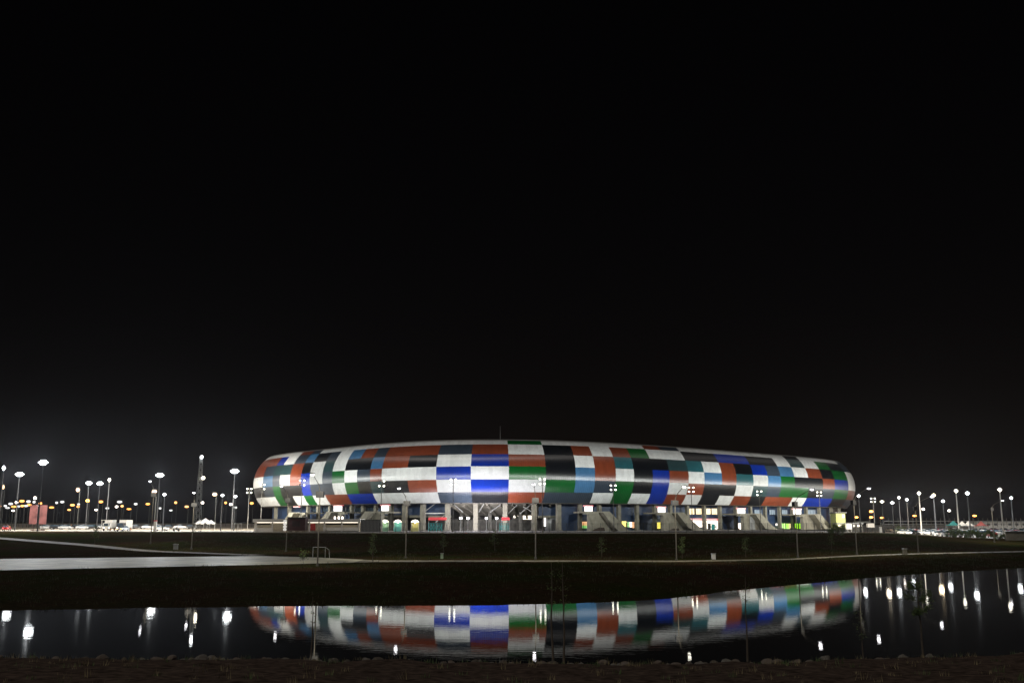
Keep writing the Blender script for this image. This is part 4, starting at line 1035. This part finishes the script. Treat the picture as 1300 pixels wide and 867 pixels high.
# ------------------------------------------------------------------ plants
bark = mat('bark', (.09, .07, .05), .9, noise_amt=.3, nscale=6)
leafm = [mat('leaf_dark', (.04, .07, .02), .7), mat('leaf_mid', (.075, .12, .035), .7), mat('leaf_light', (.12, .17, .05), .7)]
def sapling(p, H, crown_w, crown_lo, leaves, leaf, lab, cat='sapling', seed=0, lean=0.0, stems=1, group=None, nm='sapling'):
    rg = random.Random(seed); t = thing(nm, lab, cat, p, 0, group)
    b = MB(); tips = []
    for st in range(stems):
        ox = (st - (stems - 1) / 2) * .5; q = Vector((ox, 0, -.1)); n = 7; pts = [q]
        for i in range(n): q = q + Vector((lean * H / n + rg.uniform(-.04, .04) * H / 5, rg.uniform(-.03, .03), H / n)); pts.append(q)
        for i in range(n): b.tube(pts[i], pts[i + 1], .045 * H / 4 * (1 - i / (n + 1)) + .008, bark, .045 * H / 4 * (1 - (i + 1) / (n + 1)) + .008, 6)
        for i in range(n):
            if pts[i].z < H * crown_lo: continue
            for k in range(4):
                a = rg.uniform(0, 2 * PI); l = crown_w * rg.uniform(.35, 1) * (1.15 - pts[i].z / H * .7); e = pts[i] + Vector((math.cos(a) * l, math.sin(a) * l, l * rg.uniform(.3, 1.0)))
                b.tube(pts[i], e, .012, bark, .004, 4); tips.append((pts[i], e))
    b.build('trunk', t)
    c = MB()
    if leaves and tips:
        for k in range(leaves):
            a, e = rg.choice(tips); q = a.lerp(e, rg.uniform(.35, 1.1)) + Vector([rg.gauss(0, leaf * 1.2) for _ in range(3)])
            d1 = Vector([rg.gauss(0, 1) for _ in range(3)]).normalized() * leaf * rg.uniform(.6, 1.3); d2 = d1.orthogonal().normalized() * leaf * .35
            c.add([q - d1, q + d2, q + d1, q - d2], [(0, 1, 2, 3)], rg.choice(leafm))
        c.build('crown', t, fix=False)
    return t
def near_base(px, py):
    for i in range(120):
        z = .02 * i; q = on(px, py, z)
        if gz(q.x, q.y) >= z: q.z = gz(q.x, q.y); return q
    return on(px, py, .5)
p = near_base(1173, 842); sapling(p, 4.1, .95, .42, 1100, .07, 'leafy sapling with a round thin crown on the near bank at the right', seed=3)
p = near_base(949, 837); sapling(p, 3.9, .35, .5, 36, .06, 'thin bare sapling on the near bank left of the leafy one', seed=5)
p = near_base(709, 838); sapling(p, 4.6, .6, .45, 110, .06, 'two-stemmed sparse sapling on the near bank below the centre', seed=8, stems=2)
p = near_base(395, 833); sapling(p, 2.9, .3, .5, 24, .06, 'short thin bare sapling on the near bank at the left', seed=11)
p = near_base(1096, 833); sapling(p, 2.4, .45, .3, 80, .07, 'small sparse sapling leaning over the near water edge at the right', seed=14)
def slope_point(px, py):
    for i in range(140):
        z = 1.0 + .03 * i; q = on(px, py, z)
        if 0 < q.y < 400 and gz(q.x, q.y, False) <= z + .03: q.z = gz(q.x, q.y, False); return q
    return on(px, py, 1.2)
for i, (px, py, H, lv, lab) in enumerate(((473, 712, 4.2, 260, 'dim sapling on the slope below the white pavilion end'), (563, 700, 3.6, 220, 'dim sapling on the slope below the turquoise gate'), (628, 699, 4.0, 260, 'dim sapling on the slope below the work lights'),
                                  (866, 709, 3.4, 240, 'yellowish sapling by the promenade right of the leaning lamp'), (764, 707, 3.2, 130, 'faint thin sapling on the slope below the first right stairway'), (947, 707, 3.2, 120, 'faint thin sapling on the slope below the third right stairway'),
                                  (120, 689, 3.6, 320, 'dim green sapling on the left slope above the diagonal path'), (1056, 697, 3.4, 150, 'faint sapling on the slope below the dark bush'), (385, 717, 1.8, 120, 'small plant at the edge of the wide pale paving'))):
    p = slope_point(px, py); sapling(p, H, .9, .25, lv, .13, lab, seed=20 + i, group='young trees on the slope')
def bush(p, w, h, n, lab, seed, leaf=.16, cat='bush', nm='bush'):
    rg = random.Random(seed); t = thing(nm, lab, cat, p); b = MB()
    for k in range(7):
        a = rg.uniform(0, 2 * PI); b.tube((0, 0, -.1), (math.cos(a) * w * .5, math.sin(a) * w * .3, h * .7), .04, bark, .015, 5)
    b.build('stems', t); c = MB()
    cl = [(Vector((rg.uniform(-w, w) * .8, rg.uniform(-.8, .8), rg.uniform(.2, .85) * h)), rg.uniform(.25, .5) * h * .6) for _ in range(14)]
    for k in range(n):
        o, r = rg.choice(cl); d = Vector([rg.gauss(0, 1) for _ in range(3)]).normalized() * r * rg.uniform(.6, 1.05); q = o + d
        if q.z < 0: q.z = abs(q.z)
        d1 = Vector([rg.gauss(0, 1) for _ in range(3)]).normalized() * leaf; d2 = d1.orthogonal().normalized() * leaf * .45
        c.add([q - d1, q + d2, q + d1, q - d2], [(0, 1, 2, 3)], rg.choice(leafm))
    c.build('crown', t, fix=False)
p = base(1061, 229); bush(p, 2.2, 2.6, 1500, 'dark round bush at the terrace edge below the last stairway', 40)
for i, (px, lab) in enumerate(((1209, 'dark hedge section at the right car park edge, leftmost of four'), (1228, 'dark hedge section below the brightest right burst'), (1247, 'dark hedge section left of the dark promenade lamp'), (1266, 'dark hedge section beside the low pale wall'))):
    p = base(px, 240); p.z = gz(p.x, p.y, False); bush(p, 2.4, 2.0, 1400, lab, 50 + i, .17, 'hedge', 'hedge')
p = base(1142, 300); bush(p, 1.5, 2.7, 900, 'small lit green tree left of the blue headlights', 61, .17, 'small tree', 'small_tree')

# stones along the near water edge and tufts of grass
def stones():
    rg = random.Random(5); ms = [mat('stone_%s' % n, c, .9, noise_amt=.25, nscale=5, bump=.3) for n, c in (('brown', (.15, .12, .095)), ('grey', (.155, .14, .12)), ('dark', (.09, .075, .06)))]
    meshes = []
    for k in range(6):
        bm = bmesh.new(); bmesh.ops.create_icosphere(bm, subdivisions=2, radius=1)
        sx, sy, sz = rg.uniform(.8, 1.3), rg.uniform(.7, 1.1), rg.uniform(.5, .8)
        for v in bm.verts:
            f = 1 + .35 * noise.noise(v.co * 1.3 + Vector((k * 7, 0, 0))); v.co = Vector((v.co.x * sx, v.co.y * sy, v.co.z * sz)) * f
        me = bpy.data.meshes.new('stone'); bm.to_mesh(me); bm.free(); me.materials.append(ms[k % 3]); meshes.append(me)
    for i in range(295):
        px = rg.uniform(-10, 1310); x0 = (px - 650) / F * 50; yn = ynear(x0); s = rg.gauss(.35, .3) if rg.random() < .5 else rg.uniform(0, 2.4); y = yn - s; x = (px - 650) / F * y * 1.02
        o = bpy.data.objects.new('stone', meshes[i % 6]); col.objects.link(o); r = rg.uniform(.10, .27) * (1.2 if rg.random() < .15 else 1)
        o.location = (x, y, max(-.02, gz(x, y)) + r * .22); o.scale = (r, r, r); o.rotation_euler = (rg.uniform(-.3, .3), rg.uniform(-.3, .3), rg.uniform(0, 6.28))
        tag(o, 'rough stone half sunk in the near water edge', 'stone', 'stones along the near water edge')
    b = MB(); gm = [mat('dry_grass', (.26, .21, .11), .8), mat('grass_green', (.085, .13, .04), .8)]
    def tuft(x, y, h, n, k):
        z = gz(x, y)
        for _ in range(n):
            a = rg.uniform(0, 6.28); q = Vector((x + rg.gauss(0, .12), y + rg.gauss(0, .12), z - .02)); e = q + Vector((math.cos(a) * h * .4, math.sin(a) * h * .4, h * rg.uniform(.6, 1.1))); w = Vector((-math.sin(a), math.cos(a), 0)) * .012
            b.add([q - w, q + w, e], [(0, 1, 2)], gm[k])
    for i in range(900):
        x = rg.uniform(-32, 32); yn = ynear(x); y = yn - (abs(rg.gauss(0, 1.2)) + .2 if rg.random() < .5 else rg.uniform(1, 26)); tuft(x, y, rg.uniform(.1, .32), 9, 0 if rg.random() < .6 else 1)
    struct(b.build('grass', fix=False), 'stuff')
    b2 = MB(); b = b2
    gm2 = [mat('bank_weeds_dry', (.055, .045, .025), .9), mat('bank_weeds', (.030, .042, .013), .9)]
    def tuft2(x, y, h):
        z = gz(x, y)
        for _ in range(5):
            a = rg.uniform(0, 6.28); q = Vector((x + rg.gauss(0, .3), y + rg.gauss(0, .3), z - .02)); e = q + Vector((math.cos(a) * h * .5, math.sin(a) * h * .5, h)); w = Vector((-math.sin(a), math.cos(a), 0)) * .03
            b2.add([q - w, q + w, e], [(0, 1, 2)], gm2[1 if rg.random() < .65 else 0])
    for i in range(5000):
        x = rg.uniform(-75, 95); y0 = ypf(x); y1 = yter(x)
        y = rg.uniform(y0 + .5, y1 - 1) if rg.random() < .6 else rg.uniform(yfar(x) + .3, ypn(x) - .3); tuft2(x, y, rg.uniform(.15, .45))
    struct(b2.build('grass', fix=False), 'stuff')
stones()

# ------------------------------------------------------------------ night sky and the air
w = bpy.data.worlds.new('World'); sc.world = w; w.use_nodes = True; nt = w.node_tree
bg = nt.nodes['Background']; sky = nt.nodes.new('ShaderNodeTexSky'); sky.sky_type = 'NISHITA'; sky.sun_disc = False
sky.sun_elevation = math.radians(25); sky.sun_rotation = math.radians(200)
mul = nt.nodes.new('ShaderNodeMix'); mul.data_type = 'RGBA'; mul.blend_type = 'MULTIPLY'; mul.inputs['Factor'].default_value = 1; mul.inputs['B'].default_value = (1.0, .55, .42, 1)
nt.links.new(sky.outputs['Color'], mul.inputs['A']); nt.links.new(mul.outputs['Result'], bg.inputs['Color']); bg.inputs['Strength'].default_value = .0006
fill_sun = bpy.data.lights.new('fill_sun', 'SUN'); fill_sun.energy = .6; fill_sun.angle = math.radians(.5); fill_sun.color = (1.0, .93, .86)  # added fill light without a visible source, lifts the dark near bank
mo = bpy.data.objects.new('fill_sun', fill_sun); col.objects.link(mo); mo.rotation_euler = Vector((.35, .75, -.75)).to_track_quat('-Z', 'Y').to_euler()
HAZE = 0.00003
if HAZE:
    hm = bpy.data.materials.new('night_air'); hm.use_nodes = True; n = hm.node_tree; n.nodes.remove(n.nodes['Principled BSDF'])
    pv = n.nodes.new('ShaderNodeVolumePrincipled'); pv.inputs['Color'].default_value = (.85, .9, 1, 1); pv.inputs['Density'].default_value = HAZE; pv.inputs['Anisotropy'].default_value = .72
    n.links.new(pv.outputs['Volume'], n.nodes['Material Output'].inputs['Volume'])
    struct(MB().box((0, 720, 14.5), (3040, 1600, 37), hm).build('haze'), 'stuff')

sc.view_settings.view_transform = 'Standard'; sc.view_settings.look = 'None'; sc.view_settings.gamma = 1; sc.view_settings.exposure = 0
cy = sc.cycles
DENOISE = True
cy.use_denoising = DENOISE; cy.max_bounces = 6; cy.diffuse_bounces = 2; cy.glossy_bounces = 4; cy.transmission_bounces = 2; cy.volume_bounces = 0
cy.sample_clamp_indirect = 3; cy.sample_clamp_direct = 8; cy.caustics_reflective = False; cy.caustics_refractive = False; cy.use_light_tree = True
